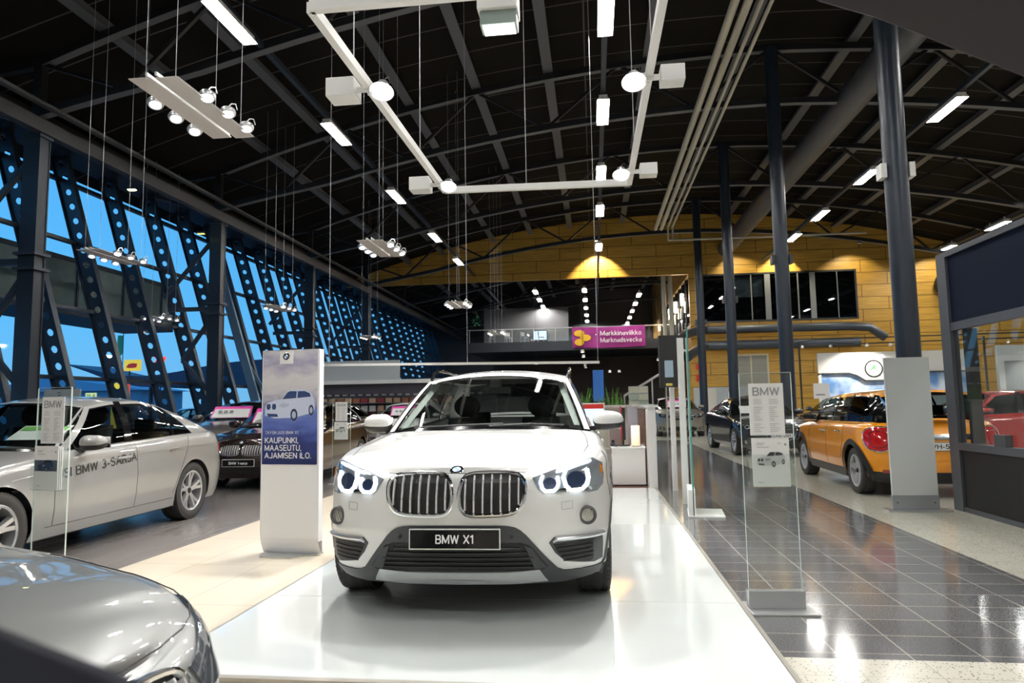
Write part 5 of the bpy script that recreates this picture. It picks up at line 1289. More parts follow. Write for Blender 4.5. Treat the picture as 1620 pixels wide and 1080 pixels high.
# under the mezzanine
struct(MB().box((-8.5, 58, 0), (5.8, 58.2, 5.2)).build('wall_under', mat('under_wall', (.05, .028, .018), .6)))
for i, (x, y, z) in enumerate([(-.6, 40, 4.3), (-.6, 44, 4.3), (-.6, 52, 4.2), (-.6, 55, 4.2), (4.3, 46, 4.1), (-3.9, 47, 4.1), (1.2, 50.6, 3.6), (1.9, 50.8, 3.6)]):
    t = thing('downlight', 'small bright spotlight under the mezzanine, '+['nearest of the central line', 'second of the central line', 'third of the central line', 'last of the central line', 'alone at the right', 'at the left above the SUV roof corner', 'left one of a pair', 'right one of a pair'][i], 'lamp', (x, y, z))
    MB().lathe([(0, .16), (.09, .16), (.12, 0), (.09, 0), (.07, .1)], n=14).build('can', WHITE, t, smooth=True); MB().lathe([(0, .01), (.085, .01), (0, .06)], n=12).build('bulb', mat('spot_far', (1, 1, 1), emit=(1, .95, .88), es=20), t)
    MB().cyl((0, 0, .16), (0, 0, (5.25 if y > 50 or (y == 50 and x > 1) else roofz(x))-z), .01, 5).build('stem', BLACK, t)
# added lamps stand in for lamp reflections in the corridor windows
for i in range(4):
    t = thing('pendant_lamp', ['frosted cylinder lamp on the office corridor wall, nearest', 'frosted cylinder lamp on the office corridor wall, second', 'frosted cylinder lamp on the office corridor wall, third', 'frosted cylinder lamp on the office corridor wall, farthest'][i], 'lamp', (5.55, 42.6+3.4*i, 7.6))
    MB().cyl((0, 0, -.35), (0, 0, .35), .10, 14).build('shade', WARMB, t, smooth=True); MB().box((-.03, -.03, .35), (.26, .03, .42)).build('bracket', BLACK, t)
# dark shop furniture in the depth
for i, (x, w, h, c) in enumerate([(-6.5, 2.4, 2.0, (.06, .05, .05)), (-2.5, 2.6, 1.6, (.05, .04, .035)), (1.5, 2.2, 2.2, (.07, .05, .04))]):
    t = thing('display_shelf', ['dark display shelf deep under the mezzanine, left', 'dark display shelf deep under the mezzanine, middle', 'dark display shelf deep under the mezzanine, right'][i], 'shelf', (x, 52+i, 0))
    MB().box((-w/2, 0, 0), (w/2, .5, .1)).box((-w/2, .45, .1), (w/2, .5, h)).build('back_panel', mat('shelf_dark%d' % i, c, .6), t)
    for k in range(4): MB().box((-w/2, 0, .35+k*.45), (w/2, .45, .39+k*.45)).build('shelf_board', mat('shelf_mid', (.16, .13, .1), .6), t)
# ============================================================ POSTER STAND
t = thing('poster_stand', 'tall white poster stand picturing a white SUV on blue with a white slogan', 'sign', (-2.66, 5.74, 0), math.radians(-7))
b = MB(); b.grid(lambda u, v: ((u-.5)*.56, .02-.0*v+.06*(1-min(1, v*9))**2, .012+1.765*v), 2, 40); b.grid(lambda u, v: ((u-.5)*.56, .10, .012+1.765*v), 1, 1)
b.box((-.28, .03, .12), (-.272, .10, 1.777)).box((.272, .03, .12), (.28, .10, 1.777)).box((-.28, .02, 1.769), (.28, .10, 1.779))
b.build('panel', mat('poster_white', (.86, .86, .88), .45), t)
MB().prism([(-.20, -.10), (.10, -.10), (.14, .02), (.26, .06), (.26, .16), (-.26, .16), (-.26, .02)], 'z', 0, .012).build('base_plate', ALU, t)
pz0, pz1 = .775, 1.768
m = bpy.data.materials.new('poster_print'); n, l, bs_ = nodes(m)
tc_ = n.new('ShaderNodeTexCoord'); s_ = n.new('ShaderNodeSeparateXYZ'); l.new(tc_.outputs['Object'], s_.inputs[0])
no = n.new('ShaderNodeTexNoise'); mp_ = n.new('ShaderNodeMapping'); mp_.inputs['Scale'].default_value = (4, 1, 9); l.new(tc_.outputs['Object'], mp_.inputs[0]); l.new(mp_.outputs[0], no.inputs[0]); no.inputs['Scale'].default_value = 1.6; no.inputs['Detail'].default_value = 6
ad = n.new('ShaderNodeMath'); ad.operation = 'MULTIPLY_ADD'; l.new(no.outputs[0], ad.inputs[0]); ad.inputs[1].default_value = .28; l.new(s_.outputs[2], ad.inputs[2])
r_ = n.new('ShaderNodeValToRGB'); mr = n.new('ShaderNodeMapRange'); mr.inputs[1].default_value = .92; mr.inputs[2].default_value = 1.92; l.new(ad.outputs[0], mr.inputs[0]); l.new(mr.outputs[0], r_.inputs[0])
el = r_.color_ramp.elements; el[0].position = 0; el[0].color = (.012, .02, .10, 1); el[1].position = 1; el[1].color = (.72, .72, .78, 1)
for p_, c_ in ((.18, (.025, .04, .18)), (.34, (.10, .15, .48)), (.46, (.18, .25, .56)), (.52, (.30, .30, .44)), (.62, (.62, .60, .66)), (.75, (.72, .70, .72)), (.88, (.40, .38, .55))): e_ = el.new(p_); e_.color = (*c_, 1)
l.new(r_.outputs[0], bs_.inputs['Base Color']); bs_.inputs['Roughness'].default_value = .35
MB().box((-.268, .014, pz0), (.268, .018, pz1)).build('poster_print', m, t)
MB().box((-.10, .009, 1.655), (.03, .0135, 1.768)).build('logo_patch', WHITET, t)
roundel(t, (-.035, .0085, 1.72), .034, (PI/2, 0, 0))
text('TÄYSIN UUSI BMW X1.', .038, WHITET, 'slogan', t, (-.235, .009, 1.052), (PI/2, 0, 0), width=.33, align='LEFT', bold=.12)
for i, (s1, w_) in enumerate((('KAUPUNKI,', .33), ('MAASEUTU,', .36), ('AJAMISEN ILO.', .455))): text(s1, .075, WHITET, 'slogan', t, (-.238, .009, .985-.066*i), (PI/2, 0, 0), width=w_, align='LEFT')
def mini_car(parent, ox, oz, s, cols, y=.010, flip=1):
    """printed three-quarter picture of an SUV, drawn in flat pieces"""
    body_, dark, wheel_, shade = cols
    Q = lambda pts: [(ox+flip*a*s, oz+c*s) for a, c in pts]
    k = thing_part('printed_car', parent)
    MB().prism(Q([(-1, .02), (-.98, .32), (-.9, .46), (-.55, .56), (-.34, .58), (-.10, .86), (.05, .92), (.55, .92), (.85, .80), (.98, .55), (1, .25), (.95, .10), (.2, -.08), (-.6, -.10)]), 'y', y, y+.001).build('printed_body', body_, k)
    MB().prism(Q([(-.30, .585), (-.09, .83), (.02, .87), (.28, .86), (.26, .62)]), 'y', y-.001, y).build('printed_glass', dark, k); MB().prism(Q([(.31, .62), (.33, .86), (.6, .86), (.80, .78), (.84, .66)]), 'y', y-.001, y).build('printed_glass', dark, k)
    for cx, cz, rx, rz in ((.18, .02, .14, .22), (.86, .18, .10, .19)): MB().prism(Q(ell(cx, cz, rx, rz, 18)), 'y', y-.0015, y-.0005).build('printed_wheel', wheel_, k); MB().prism(Q(ell(cx, cz, rx*.6, rz*.6, 10)), 'y', y-.002, y-.001).build('printed_rim', shade, k)
    for cx in (-.84, -.62): MB().prism(Q([(cx-.09, .30), (cx-.07, .42), (cx+.06, .42), (cx+.08, .30), (cx+.04, .22), (cx-.06, .22)]), 'y', y-.0015, y-.0005).build('printed_grille', dark, k)
    MB().prism(Q([(-.92, .08), (-.5, .06), (-.45, -.04), (-.85, -.04)]), 'y', y-.0015, y-.0005).build('printed_intake', dark, k)
    MB().prism(Q([(-.45, .34), (-.30, .44), (.0, .42), (-.05, .33), (-.25, .28)]), 'y', y-.0015, y-.0005).build('printed_light', shade, k)
    return k
mini_car(t, .0, 1.20, .245, (mat('pic_white', (.62, .68, .85), .5), mat('pic_navy', (.03, .06, .18), .4), mat('pic_tyre', (.02, .03, .08), .5), mat('pic_pale', (.45, .52, .70), .5)), y=.0125)

# ============================================================ GLASS BROCHURE STANDS
def brochure_stand(label, loc, rz, picture, H_=1.43, W_=.315, sheets=True):
    t = thing('brochure_stand', label, 'stand', loc, rz)
    MB().box((-W_/2, -.004, .03), (W_/2, .004, H_)).build('glass_pane', GLASS, t)
    b = MB(); b.box((-W_/2-.002, -.005, .03), (-W_/2, .005, H_)).box((W_/2, -.005, .03), (W_/2+.002, .005, H_)).box((-W_/2, -.005, H_), (W_/2, .005, H_+.002)); b.build('pane_edge', mat('edge_pale', (.60, .68, .64), .2), t)
    MB().box((-W_/2-.01, -.028, .012), (W_/2+.01, -.006, .115)).box((-W_/2-.01, .006, .012), (W_/2+.01, .02, .115)).build('clamp_plate', ALU, t, bevel=.002)
    MB().box((-W_/2-.02, -.15, 0), (W_/2+.05, .13, .013)).build('base_plate', ALU, t, bevel=.002)
    for x in (-.10, .10): MB().cyl((x, -.032, .066), (x, -.027, .066), .010, 14).build('bolt', SILVERP, t)
    sh = MB().box((-.105, -.010, 1.045), (.105, -.006, 1.365)).build('spec_sheet', PAPER, t)
    text('BMW', .075, GREYT, 'heading', sh, (0, -.0112, 1.315), (PI/2, 0, 0), width=.165)
    b = MB(); rnd = random.Random(5)
    for i in range(18):
        z = 1.262-.0115*i-(.012 if i in (3, 12) else 0)
        for x0 in (-.08, .015):
            w_ = rnd.uniform(.025, .06); b.box((x0, -.0112, z), (x0+w_, -.0106, z+.003))
    b.build('fine_print', mat('print_pale', (.42, .42, .43), .6), sh)
    # brochure pocket
    b = MB(); b.box((-.135, -.052, .73), (.145, -.049, .93)).box((-.135, -.049, .73), (.145, -.004, .733)).box((-.135, -.049, .733), (-.132, -.004, .93)).box((.142, -.049, .733), (.145, -.004, .93)); b.build('pocket', GLASS, t)
    for i in range(4):
        br = thing('brochure', '', '', (0, 0, 0)); bpy.data.objects.remove(br)
    for i in range(3):
        o = MB().box((-.11+.004*i, -.044+.011*i, .736), (.112+.004*i, -.036+.011*i, 1.03-.004*i)).build('brochure', PAPER, None)
        o.location = loc; o.rotation_euler = (0, 0, rz)
        tag(o, [picture[1], picture[1].replace('front', 'middle'), picture[1].replace('front', 'rear')][i], 'brochure')
        if i == 0:
            if picture[0] == 'suv':
                mini_car(o, 0, .87, .085, (mat('pic_grey', (.60, .60, .61), .5), mat('pic_dark', (.05, .05, .06), .4), mat('pic_dark', (.05, .05, .06), .4), mat('pic_mid', (.32, .32, .33), .5)), y=-.0455)
            else:
                MB().box((-.105, -.0452, .86), (.105, -.0442, .935)).build('picture', mat('pic_scene', (.10, .12, .17), .5), o); mini_car(o, 0, .872, .07, (mat('pic_car_blue', (.03, .07, .16), .4), mat('pic_black', (.01, .012, .02), .4), mat('pic_black', (.01, .012, .02), .4), mat('pic_mid', (.32, .32, .33), .5)), y=-.047)
            b = MB()
            for x0, z, w_ in ((-.08, .997, .05), (-.08, .988, .04), (-.08, .972, .07), (.045, .995, .02), (-.08, .76, .03)): b.box((x0, -.0450, z), (x0+w_, -.0442, z+.004))
            b.build('fine_print', mat('print_pale', (.42, .42, .43), .6), o)
            MB().prism(ell(.09, .99, .007, .007, 12), 'y', -.0452, -.0442).build('small_logo', GREYT, o)
    return t
brochure_stand('frameless glass brochure stand on the dark tiles at the right, white base plate', (1.06, 4.42, 0), math.radians(3), ('suv', 'front white brochure with a grey SUV picture, in the right stand'))
brochure_stand('glass brochure stand in front of the silver sedan at the left', (-3.72, 4.35, 0), math.radians(-12), ('blue', 'front brochure with a dark blue car picture, in the left stand'))
brochure_stand('distant glass brochure stand just right of the poster stand', (-4.25, 11.2, 0), math.radians(-3), ('suv', 'front white brochure in the distant stand beside the poster'))

# ============================================================ GLASS BLADE BESIDE THE AISLE
t = thing('glass_screen', 'tall upright glass screen seen almost edge-on between white feet, right of the counter', 'screen', (1.06, 7.85, 0), math.radians(-6))
MB().box((-.006, 0, .05), (.006, 1.35, 2.1)).build('glass_pane', glass('pane_green', (.78, .88, .84), extra=.05), t)
MB().box((-.009, -.004, .05), (.009, 0, 2.1)).build('pane_edge', GLEDGE, t)
MB().box((-.055, -.03, .02), (-.006, .50, .30)).box((.006, -.03, .02), (.02, .50, .30)).build('clamp_plate', WHITE, t, bevel=.003)
MB().box((-.06, -.05, 0), (.33, .52, .02)).build('base_plate', WHITE, t, bevel=.003)
MB().box((-.10, 1.0, .0), (-.02, 1.06, 2.08)).build('white_post', WHITE, t)
for z in (.75, 1.3, 1.92): MB().cyl((-.02, 1.03, z), (.02, 1.03, z), .015, 10).build('pane_clip', ALU, t)
t = thing('wall_monitor', 'black flat monitor on a pole, turned away, above the counter end', 'monitor', (1.13, 10.2, 0))
MB().box((-.035, -.02, 0), (.035, .03, 2.2)).build('pole', WHITE, t)
mo = MB().box((-.19, -.30, 1.48), (.10, -.16, 2.22)).build('casing', BLACK, t); MB().box((-.12, -.304, 1.62), (.0, -.301, 1.86)).build('display', mat('scr_dim', (.05, .06, .07), .2, emit=(.25, .33, .38), es=.5), t); MB().box((-.11, -.305, 1.50), (-.02, -.302, 1.535)).build('caption', mat('y2', (.6, .5, .1)), t)
t.rotation_euler = (0, 0, 0)

# ============================================================ COUNTER, CABINET AND THINGS ON IT
woodm = tile_mat('slat_wood', (.13, .045, .020), (.24, .10, .045), (.02, .008, .004), 3.0, .035, .006, .35, axis='YZ', boff=.5)
t = thing('partition_counter', 'white chest-high counter wall with a brown slatted wood panel, beside the dark tiles', 'counter', (0, 0, 0))
MB().box((.78, 10.37, 0), (.90, 14.2, 1.2)).build('wall_panel', WHITEL, t); MB().box((-.2, 14.2, 0), (.90, 14.3, 1.2)).build('wall_panel', WHITEL, t)
MB().box((.74, 10.34, 1.2), (.94, 14.3, 1.235)).box((-.25, 13.9, 1.2), (.74, 14.3, 1.235)).build('counter_top', WHITEL, t)
MB().box((.760, 10.75, .05), (.779, 12.4, 1.17)).build('slatted_panel', woodm, t)
MB().box((.62, 12.6, 0), (.775, 13.2, 1.19)).build('end_panel', mat('lilac_white', (.62, .62, .70), .5), t)
t = thing('low_cabinet', 'low white cabinet with a lamp and small devices on top', 'cabinet', (.50, 10.9, 0))
MB().box((-.245, -.22, .03), (.25, .35, .575)).build('body', WHITEL, t, bevel=.004); MB().box((-.26, -.235, .575), (.26, .37, .60)).build('top', WHITE, t, bevel=.004)
for a, c in ((-.2, -.18), (.2, -.18), (-.2, .3), (.2, .3)): MB().box((a-.02, c-.02, 0), (a+.02, c+.02, .03)).build('foot', DGREY, t)
tag(MB().box((.05, 10.42, .002), (.77, 12.3, .012)).build('brown_mat', mat('brown_floor', (.09, .03, .018), .4)), 'dark brown floor mat under the low white cabinet', 'mat')
cl_ = thing('table_lamp', 'glowing white cylinder table lamp on the low white cabinet', 'lamp', (.62, 10.80, .60))
lm = bpy.data.materials.new('lamp_paper'); n, l, b_ = nodes(lm); b_.inputs['Base Color'].default_value = (.8, .75, .65, 1)
tc_ = n.new('ShaderNodeTexCoord'); s_ = n.new('ShaderNodeSeparateXYZ'); l.new(tc_.outputs['Generated'], s_.inputs[0]); r_ = n.new('ShaderNodeValToRGB'); l.new(s_.outputs[2], r_.inputs[0])
r_.color_ramp.elements[0].color = (1, .45, .12, 1); r_.color_ramp.elements[1].color = (1, .90, .72, 1); r_.color_ramp.elements[1].position = .6; l.new(r_.outputs[0], b_.inputs['Emission Color']); b_.inputs['Emission Strength'].default_value = .42
MB().cyl((0, 0, .01), (0, 0, .32), .068, 24).build('lamp_shade', lm, cl_, smooth=True); MB().cyl((0, 0, 0), (0, 0, .01), .06, 20).build('base', BLACK, cl_)
mo = thing('desk_monitor', 'black upright monitor with a red back, seen from the side on the cabinet', 'monitor', (.44, 10.9, .60))
MB().box((-.035, -.14, .12), (-.02, .14, .62)).build('back_cover', mat('red_gloss', (.5, .01, .02), .15), mo, bevel=.004); MB().box((-.02, -.15, .10), (.03, .15, .60)).build('casing', BLACK, mo, bevel=.01); MB().box((-.02, -.03, .02), (.01, .03, .14)).build('stem', BLACK, mo); MB().cyl((0, 0, 0), (0, 0, .02), .10, 20).build('base', BLACK, mo)
for i, (x, y, w, h, mm) in enumerate([(.27, 10.86, .07, .05, DGREY), (.28, 11.05, .05, .09, BLACK), (.32, 10.76, .05, .03, DGREY), (.70, 10.80, .04, .03, ALU)]):
    o = MB().box((-w/2, -.04, 0), (w/2, .04, h)).build('desk_device', mm, None, bevel=.006); o.location = (x, y, .60)
    tag(o, ['low dark box device at the left end of the white cabinet top', 'upright black device next to the monitor base', 'flat dark device at the front edge of the cabinet top', 'tiny silver device right of the table lamp'][i], 'device')
# chairs and boxes behind
for i, (x, y, w, h, c) in enumerate([(.10, 12.9, .30, .95, (.60, .58, .50)), (.36, 12.5, .20, .82, (.42, .33, .33)), (.40, 13.4, .22, 1.0, (.50, .18, .01))]):
    t = thing('lounge_chair', ['cream chair back just right of the SUV door mirror', 'mauve chair back behind the white cabinet', 'orange chair back behind the black monitor'][i], 'chair', (x, y, 0))
    cm = mat('chair_%d' % i, c, .7); MB().box((-w/2, .0, .42), (w/2, .06, h)).build('backrest', cm, t, bevel=.02); MB().box((-w/2, -.45, .38), (w/2, .0, .46)).build('seat', cm, t, bevel=.02)
    for a in (-1, 1):
        for c_ in (-.42, .02): MB().bar((a*w*.42, c_, 0), (a*w*.42, c_, .39), .025).build('leg', ALU, t)
# snake plants
lm_ = noise_mat('snake_leaf', (.03, .14, .02), (.16, .34, .06), 14, .45, stretch=(1, 1, 5))
for i, (x, y, s) in enumerate([(-.22, 15.2, 1.0), (.10, 15.65, .9), (.40, 15.25, 1.0), (.60, 14.75, .8)]):
    t = thing('snake_plant', ['upright green snake plant nearest the SUV mirror', 'upright green snake plant, second from the left behind the counter', 'upright green snake plant, third from the left behind the counter', 'smaller snake plant beside the glass railing'][i], 'plant', (x, y, 0))
    MB().lathe([(0, 0), (.11, 0), (.13, .95), (.115, .95), (.13, .1), (0, .1)], n=20).build('pot', DGREY, t, smooth=True); MB().cyl((0, 0, .8), (0, 0, .92), .11, 16).build('soil', mat('soil', (.03, .02, .015), .9), t)
    rnd = random.Random(i)
    for k in range(16):
        a = rnd.uniform(0, 2*PI); r0 = rnd.uniform(.01, .09); lean = rnd.uniform(.02, .14); h = rnd.uniform(.4, .75)*s; w = .042; d = Vector((math.cos(a), math.sin(a), 0)); sd = Vector((-d.y, d.x, 0))
        b = MB(); b.grid(lambda u, v: Vector((0, 0, .9))+d*(r0+lean*v*v+.012*(1-(2*u-1)**2))+sd*((2*u-1)*w*(1-v**3)*(.5+.8*math.sin(PI*min(1, v+.25))*.7))+Vector((0, 0, h*v)), 3, 8); b.build('leaf', lm_, t, smooth=True)
# glass stair railing and leaflet racks by the counter
t = thing('stair_railing', 'glass railing with a sloping metal handrail behind the counter', 'railing', (0, 0, 0))
MB().bar((.72, 16.5, 1.45), (1.75, 17.0, 2.05), .045).build('handrail', ALU, t)
MB().add([(.72, 16.5, .1), (1.75, 17, .1), (1.75, 17, 2.0), (.72, 16.5, 1.4)], [(0, 1, 2, 3)]).build('glass_panel', GLASS, t)
b = MB(); 
for k in range(4): x = .72+1.03*k/3; b.bar((x, 16.5+.5*k/3, 0), (x, 16.5+.5*k/3, 1.45+.6*k/3), .035)
b.build('post', ALU, t)
t = thing('leaflet_rack', 'leaflet rack with pale green and cream leaflets behind the counter end', 'rack', (1.0, 15.6, 0))
MB().box((-.22, .1, 0), (.22, .13, 1.65)).build('back_panel', ALU, t)
for k in range(4): MB().box((-.2, -.02, 1.0+.16*k), (.2, .08, 1.02+.16*k)).build('shelf', GLASS, t)
for k in range(4):
    for j in range(2):
        o = MB().box((-.09, -.0, 0), (.09, .012, .13)).build('leaflet', mat('leaf%d' % ((k+j) % 3), [(.62, .66, .50), (.70, .66, .55), (.45, .55, .45)][(k+j) % 3], .6)); o.location = (1.0-.1+.2*j, 15.62, 1.021+.16*k)
        tag(o, '%s leaflet on the %s tier of the rack behind the counter' % (['left', 'right'][j], ['lowest', 'second', 'third', 'top'][k]), 'leaflet')
for i, (x, y, c, lb) in enumerate([(.80, 13.3, (.62, .62, .6), 'pale magazine lying open on the counter top, nearest the leaflet rack'), (.86, 12.3, (.75, .62, .08), 'yellow-edged magazine on the counter top near its front end'), (.83, 11.6, (.5, .53, .5), 'grey-green magazine on the counter top')]):
    o = MB().box((-.10, -.14, 0), (.07, .14, .012)).build('magazine', mat('mag%d' % i, c, .5)); o.location = (x, y, 1.235); o.rotation_euler = (0, 0, .3*i-.2); tag(o, lb, 'magazine')
t = thing('blue_sign', 'narrow upright blue sign rising behind the snake plants', 'sign', (.15, 22, 0))
MB().box((-.17, 0, 1.35), (.17, .06, 2.35)).build('panel', mat('sign_blue', (.03, .16, .55), .4), t); MB().cyl((0, .03, 0), (0, .03, 1.35), .03, 10).build('pole', ALU, t)
t = thing('info_screen', 'small desk screen with pale blue and red picture, left of the SUV door mirror tip', 'screen', (-.02, 12.1, 0)); MB().box((-.20, 0, .85), (.20, .04, 1.28)).build('casing', WHITE, t, bevel=.005); MB().box((-.18, -.004, .88), (.18, -.001, 1.18)).build('display', mat('scr3', (.1, .1, .1), .3, emit=(.55, .72, .95), es=1.0), t); MB().box((-.18, -.004, 1.18), (.18, -.001, 1.26)).build('red_header', RED, t); MB().box((-.04, 0, 0), (.04, .03, .85)).build('stem', ALU, t); MB().box((-.15, -.12, 0), (.15, .12, .02)).build('base', ALU, t)

# ============================================================ SWATCH WALL
t = thing('swatch_wall', 'long dark sample wall with a white top board behind the parked cars at the left', 'shelf', (0, 23.8, 0))
MB().box((-11.6, 0, 0), (-3.4, .12, 2.12)).build('back_panel', mat('swatch_back', (.055, .05, .06), .6), t)
MB().box((-11.6, -.30, 2.12), (-3.4, .14, 2.26)).build('top_board', WHITE, t); MB().box((-11.6, -.02, 1.78), (-3.4, .0, 2.10)).build('header_strip', mat('swatch_head', (.09, .08, .10), .6), t)
for z in (1.12, 1.42): MB().box((-11.6, -.26, z), (-3.4, 0, z+.03)).build('shelf_board', mat('shelf_grey', (.10, .10, .105), .5), t)
for i in range(28): x = -11.3+.29*i; MB().box((x, -.06, 1.70), (x+.16, -.01, 1.76)).build('hook_strip', ALU, t)
tag(MB().box((-11.6, 23.84, 2.26), (-6.9, 23.90, 2.97)).build('grey_board', mat('board_grey', (.40, .43, .45), .6)), 'plain grey board standing on top of the sample wall', 'board')
rnd = random.Random(11)
cols = [(.55, .52, .5), (.30, .10, .05), (.02, .02, .02), (.25, .03, .04), (.6, .6, .6), (.42, .38, .28), (.10, .10, .11), (.45, .3, .18)]
cn = ['off-white', 'tan brown', 'black', 'dark red', 'light grey', 'sand', 'charcoal', 'caramel']
tiers = ['bottom', 'middle', 'top']
for k in range(17):
    for j, z in enumerate((.80, 1.15, 1.45)):
        c = rnd.randrange(8); h = .20 if j < 2 else .16
        x = -9.95+.30*k
        o = MB().box((-.11, -.10, 0), (.11, .0, h)).build('sample_box', mat('samp%d' % c, cols[c], .6)); o.location = (x, 23.77, z if j else .80)
        if j == 0: o.location.z = .92
        o['label'] = '%s sample block, %s row of the sample wall, %s from its %s end' % (cn[c], tiers[j], ['first', 'second', 'third', 'fourth', 'fifth', 'sixth', 'seventh', 'eighth', 'ninth'][min(k, 16-k)], 'board-topped' if k < 9 else 'open'); o['category'] = 'sample'; o['group'] = 'upholstery samples on the sample wall'
MB().box((-11.6, -.24, .88), (-3.4, 0, .915)).build('shelf_board', mat('shelf_grey', (.10, .10, .105), .5), t)

# ============================================================ BLANK SIGN AND KIOSK AT THE RIGHT
t = thing('blank_sign', 'tall blank white sign panel on a metal foot in front of the orange hatchback', 'sign', (3.55, 8.28, 0), math.radians(1))
MB().box((-.245, -.015, .18), (.245, .015, 1.73)).build('panel', mat('sign_panel', (.58, .60, .60), .30), t, bevel=.003); MB().box((-.25, -.022, .02), (.25, .022, .18)).build('foot_bracket', mat('alu2', (.40, .42, .45), .4, .6), t)
MB().box((-.31, -.07, 0), (.36, .12, .02)).build('base_plate', ALU, t)
for x in (-.2, .2): MB().cyl((x, -.026, .10), (x, -.021, .10), .008, 10).build('bolt', DGREY, t)
t = thing('kiosk_partition', 'dark framed partition with a navy header board, glass window and black lower panel', 'partition', (0, 0, 0))
kf = mat('kiosk_frame', (.075, .080, .092), .4, .3)
xk = 4.08
b = MB(); b.box((xk-.04, 8.26, 0), (xk+.05, 8.46, 2.93)).box((xk-.04, 3.2, 2.87), (xk+.05, 8.26, 2.93)).box((xk-.03, 3.2, 2.02), (xk+.05, 8.26, 2.11)).box((xk-.04, 3.2, .68), (xk+.06, 8.26, .76)).box((xk-.03, 3.2, 0), (xk+.05, 8.26, .05)).box((xk-.04, 3.0, 0), (xk+.05, 3.2, 2.93)); b.build('frame', kf, t)
MB().box((xk+.02, 8.02, .76), (xk+.12, 8.12, 2.02)).build('inner_post', BLACK, t)
MB().box((xk-.01, 3.2, 2.11), (xk+.03, 8.26, 2.87)).build('header_board', mat('navy_board', (.004, .008, .022), .7, spec=.08), t)
MB().box((xk, 3.2, .76), (xk+.008, 8.26, 2.02)).build('glass_pane', GLASS, t)
MB().box((xk-.012, 3.2, .05), (xk+.03, 8.26, .68)).build('lower_panel', mat('charcoal_panel', (.013, .013, .014), .4, spec=.25), t)
MB().box((xk-.05, 7.35, .76), (xk+.02, 7.55, .88)).build('window_latch', DGREY, t)

# ============================================================ DISPLAY WALLS FAR RIGHT
t = thing('brand_wall', 'white display wall with a round green-lit emblem above a blue sky picture', 'wall display', (0, 30, 0))
x0, x1 = 9.35, 15.2; zt = 3.25
wm_ = mat('fascia', (.62, .62, .60), .4)
cx = (11.55)
low = [(x0+.12, 2.38), (10.58, 2.38), (10.88, 2.28), (11.2, 2.06), (11.9, 2.06), (12.2, 2.28), (12.5, 2.38), (x1, 2.38)]
MB().prism([(x0, zt), (x0, 2.3)]+low+[(x1, zt)], 'y', -.1, 0).build('fascia', wm_, t); MB().box((x0, -.1, 0), (x0+.12, 0, 2.4)).build('side_post', wm_, t)
MB().tube([(a, -.12, c) for a, c in low], .03, 6).build('edge_line', DGREY, t)
skm = noise_mat('sky_print', (.10, .25, .55), (.62, .70, .80), .9, .5, .38, .60)
MB().box((x0+.12, .05, 0), (x1, .1, 2.5)).build('sky_print', skm, t)
MB().lathe([(.30, -.03), (.36, -.03), (.36, .0), (.30, .0)], o=(cx, -.1, 2.55), ax='y', n=28, closed=True).build('emblem_ring', BLACK, t)
MB().lathe([(0, -.03), (.30, -.03)], o=(cx, -.1, 2.55), ax='y', n=28).build('emblem_disc', mat('emblem_lit', (.8, .9, .8), .4, emit=(.72, 1, .72), es=.9), t)
MB().prism([(cx-.16, 2.45), (cx-.02, 2.68), (cx+.14, 2.72), (cx+.04, 2.60), (cx+.12, 2.50), (cx-.02, 2.54)], 'y', -.145, -.132).build('emblem_arrow', mat('arrow_green', (.1, .5, .12), .4), t)
text('SKODA', .2, mat('sign_lit_white', (.9, .95, .9), .4, emit=(.9, 1, .95), es=1.0), 'sign_lettering', t, (cx, -.115, 3.06), (PI/2, 0, 0), width=.95)
t = thing('price_board', 'small white board with dark lettering left of the sky picture', 'sign', (9.0, 28.5, 0)); MB().box((-.3, 0, 1.35), (.3, .03, 1.95)).build('panel', PAPER, t); MB().box((-.02, 0, 0), (.02, .03, 1.35)).build('post', ALU, t); text('€ 2,9%', .12, BLACKT, 'lettering', t, (0, -.004, 1.5), (PI/2, 0, 0), width=.4) if False else MB().box((-.22, -.004, 1.47), (.12, -.001, 1.53)).build('print_line', GREYT, t)
t = thing('grey_display_wall', 'grey display wall framed in white behind the red hatchback', 'wall display', (0, 30, 0))
MB().box((16.6, 0, 0), (25.4, .12, 2.75)).build('panel', mat('disp_grey', (.24, .27, .29), .5), t); MB().box((16.4, -.06, 2.75), (25.5, .14, 3.4)).box((16.4, -.06, 0), (16.62, .14, 2.75)).build('white_frame', mat('disp_white', (.5, .53, .55), .4), t)
# trackside black rail with small spots over the right display
t = thing('spot_track', 'thin black spotlight track on stands in front of the timber wall', 'lamp', (0, 29, 0))
MB().bar((8.2, 0, 3.62), (9.0, 0, 3.75), .05).bar((9.0, 0, 3.75), (22, 0, 3.85), .05).bar((8.2, 0, 3.50), (22, 0, 3.68), .05).build('rail', BLACK, t); MB().box((8.35, 0, 0), (8.41, .06, 3.62)).box((15.4, 0, 0), (15.46, .06, 3.7)).build('stand', BLACK, t)
for i, x in enumerate((8.5, 9.6, 11.0, 11.9, 16.3, 18.5)):
    k = thing_part('track_spot', t); k.location = (x, -.02, 3.42); MB().lathe([(0, .1), (.05, .1), (.07, 0), (.05, 0)], n=14).build('can', ALU, k); MB().lathe([(0, .01), (.05, .01)], n=12).build('bulb', mat('spot_far', (1, 1, 1)) if i in (0, 4) else mat('spot_far2', (1, 1, 1), emit=(1, .9, .75), es=4), k)
spot('track_light', (11, 28.5, 3.3), (0, .6, -1), 250, 2.2, (1, .92, .8)); spot('track_light', (19, 28.5, 3.3), (0, .6, -1), 250, 2.2, (1, .92, .8))
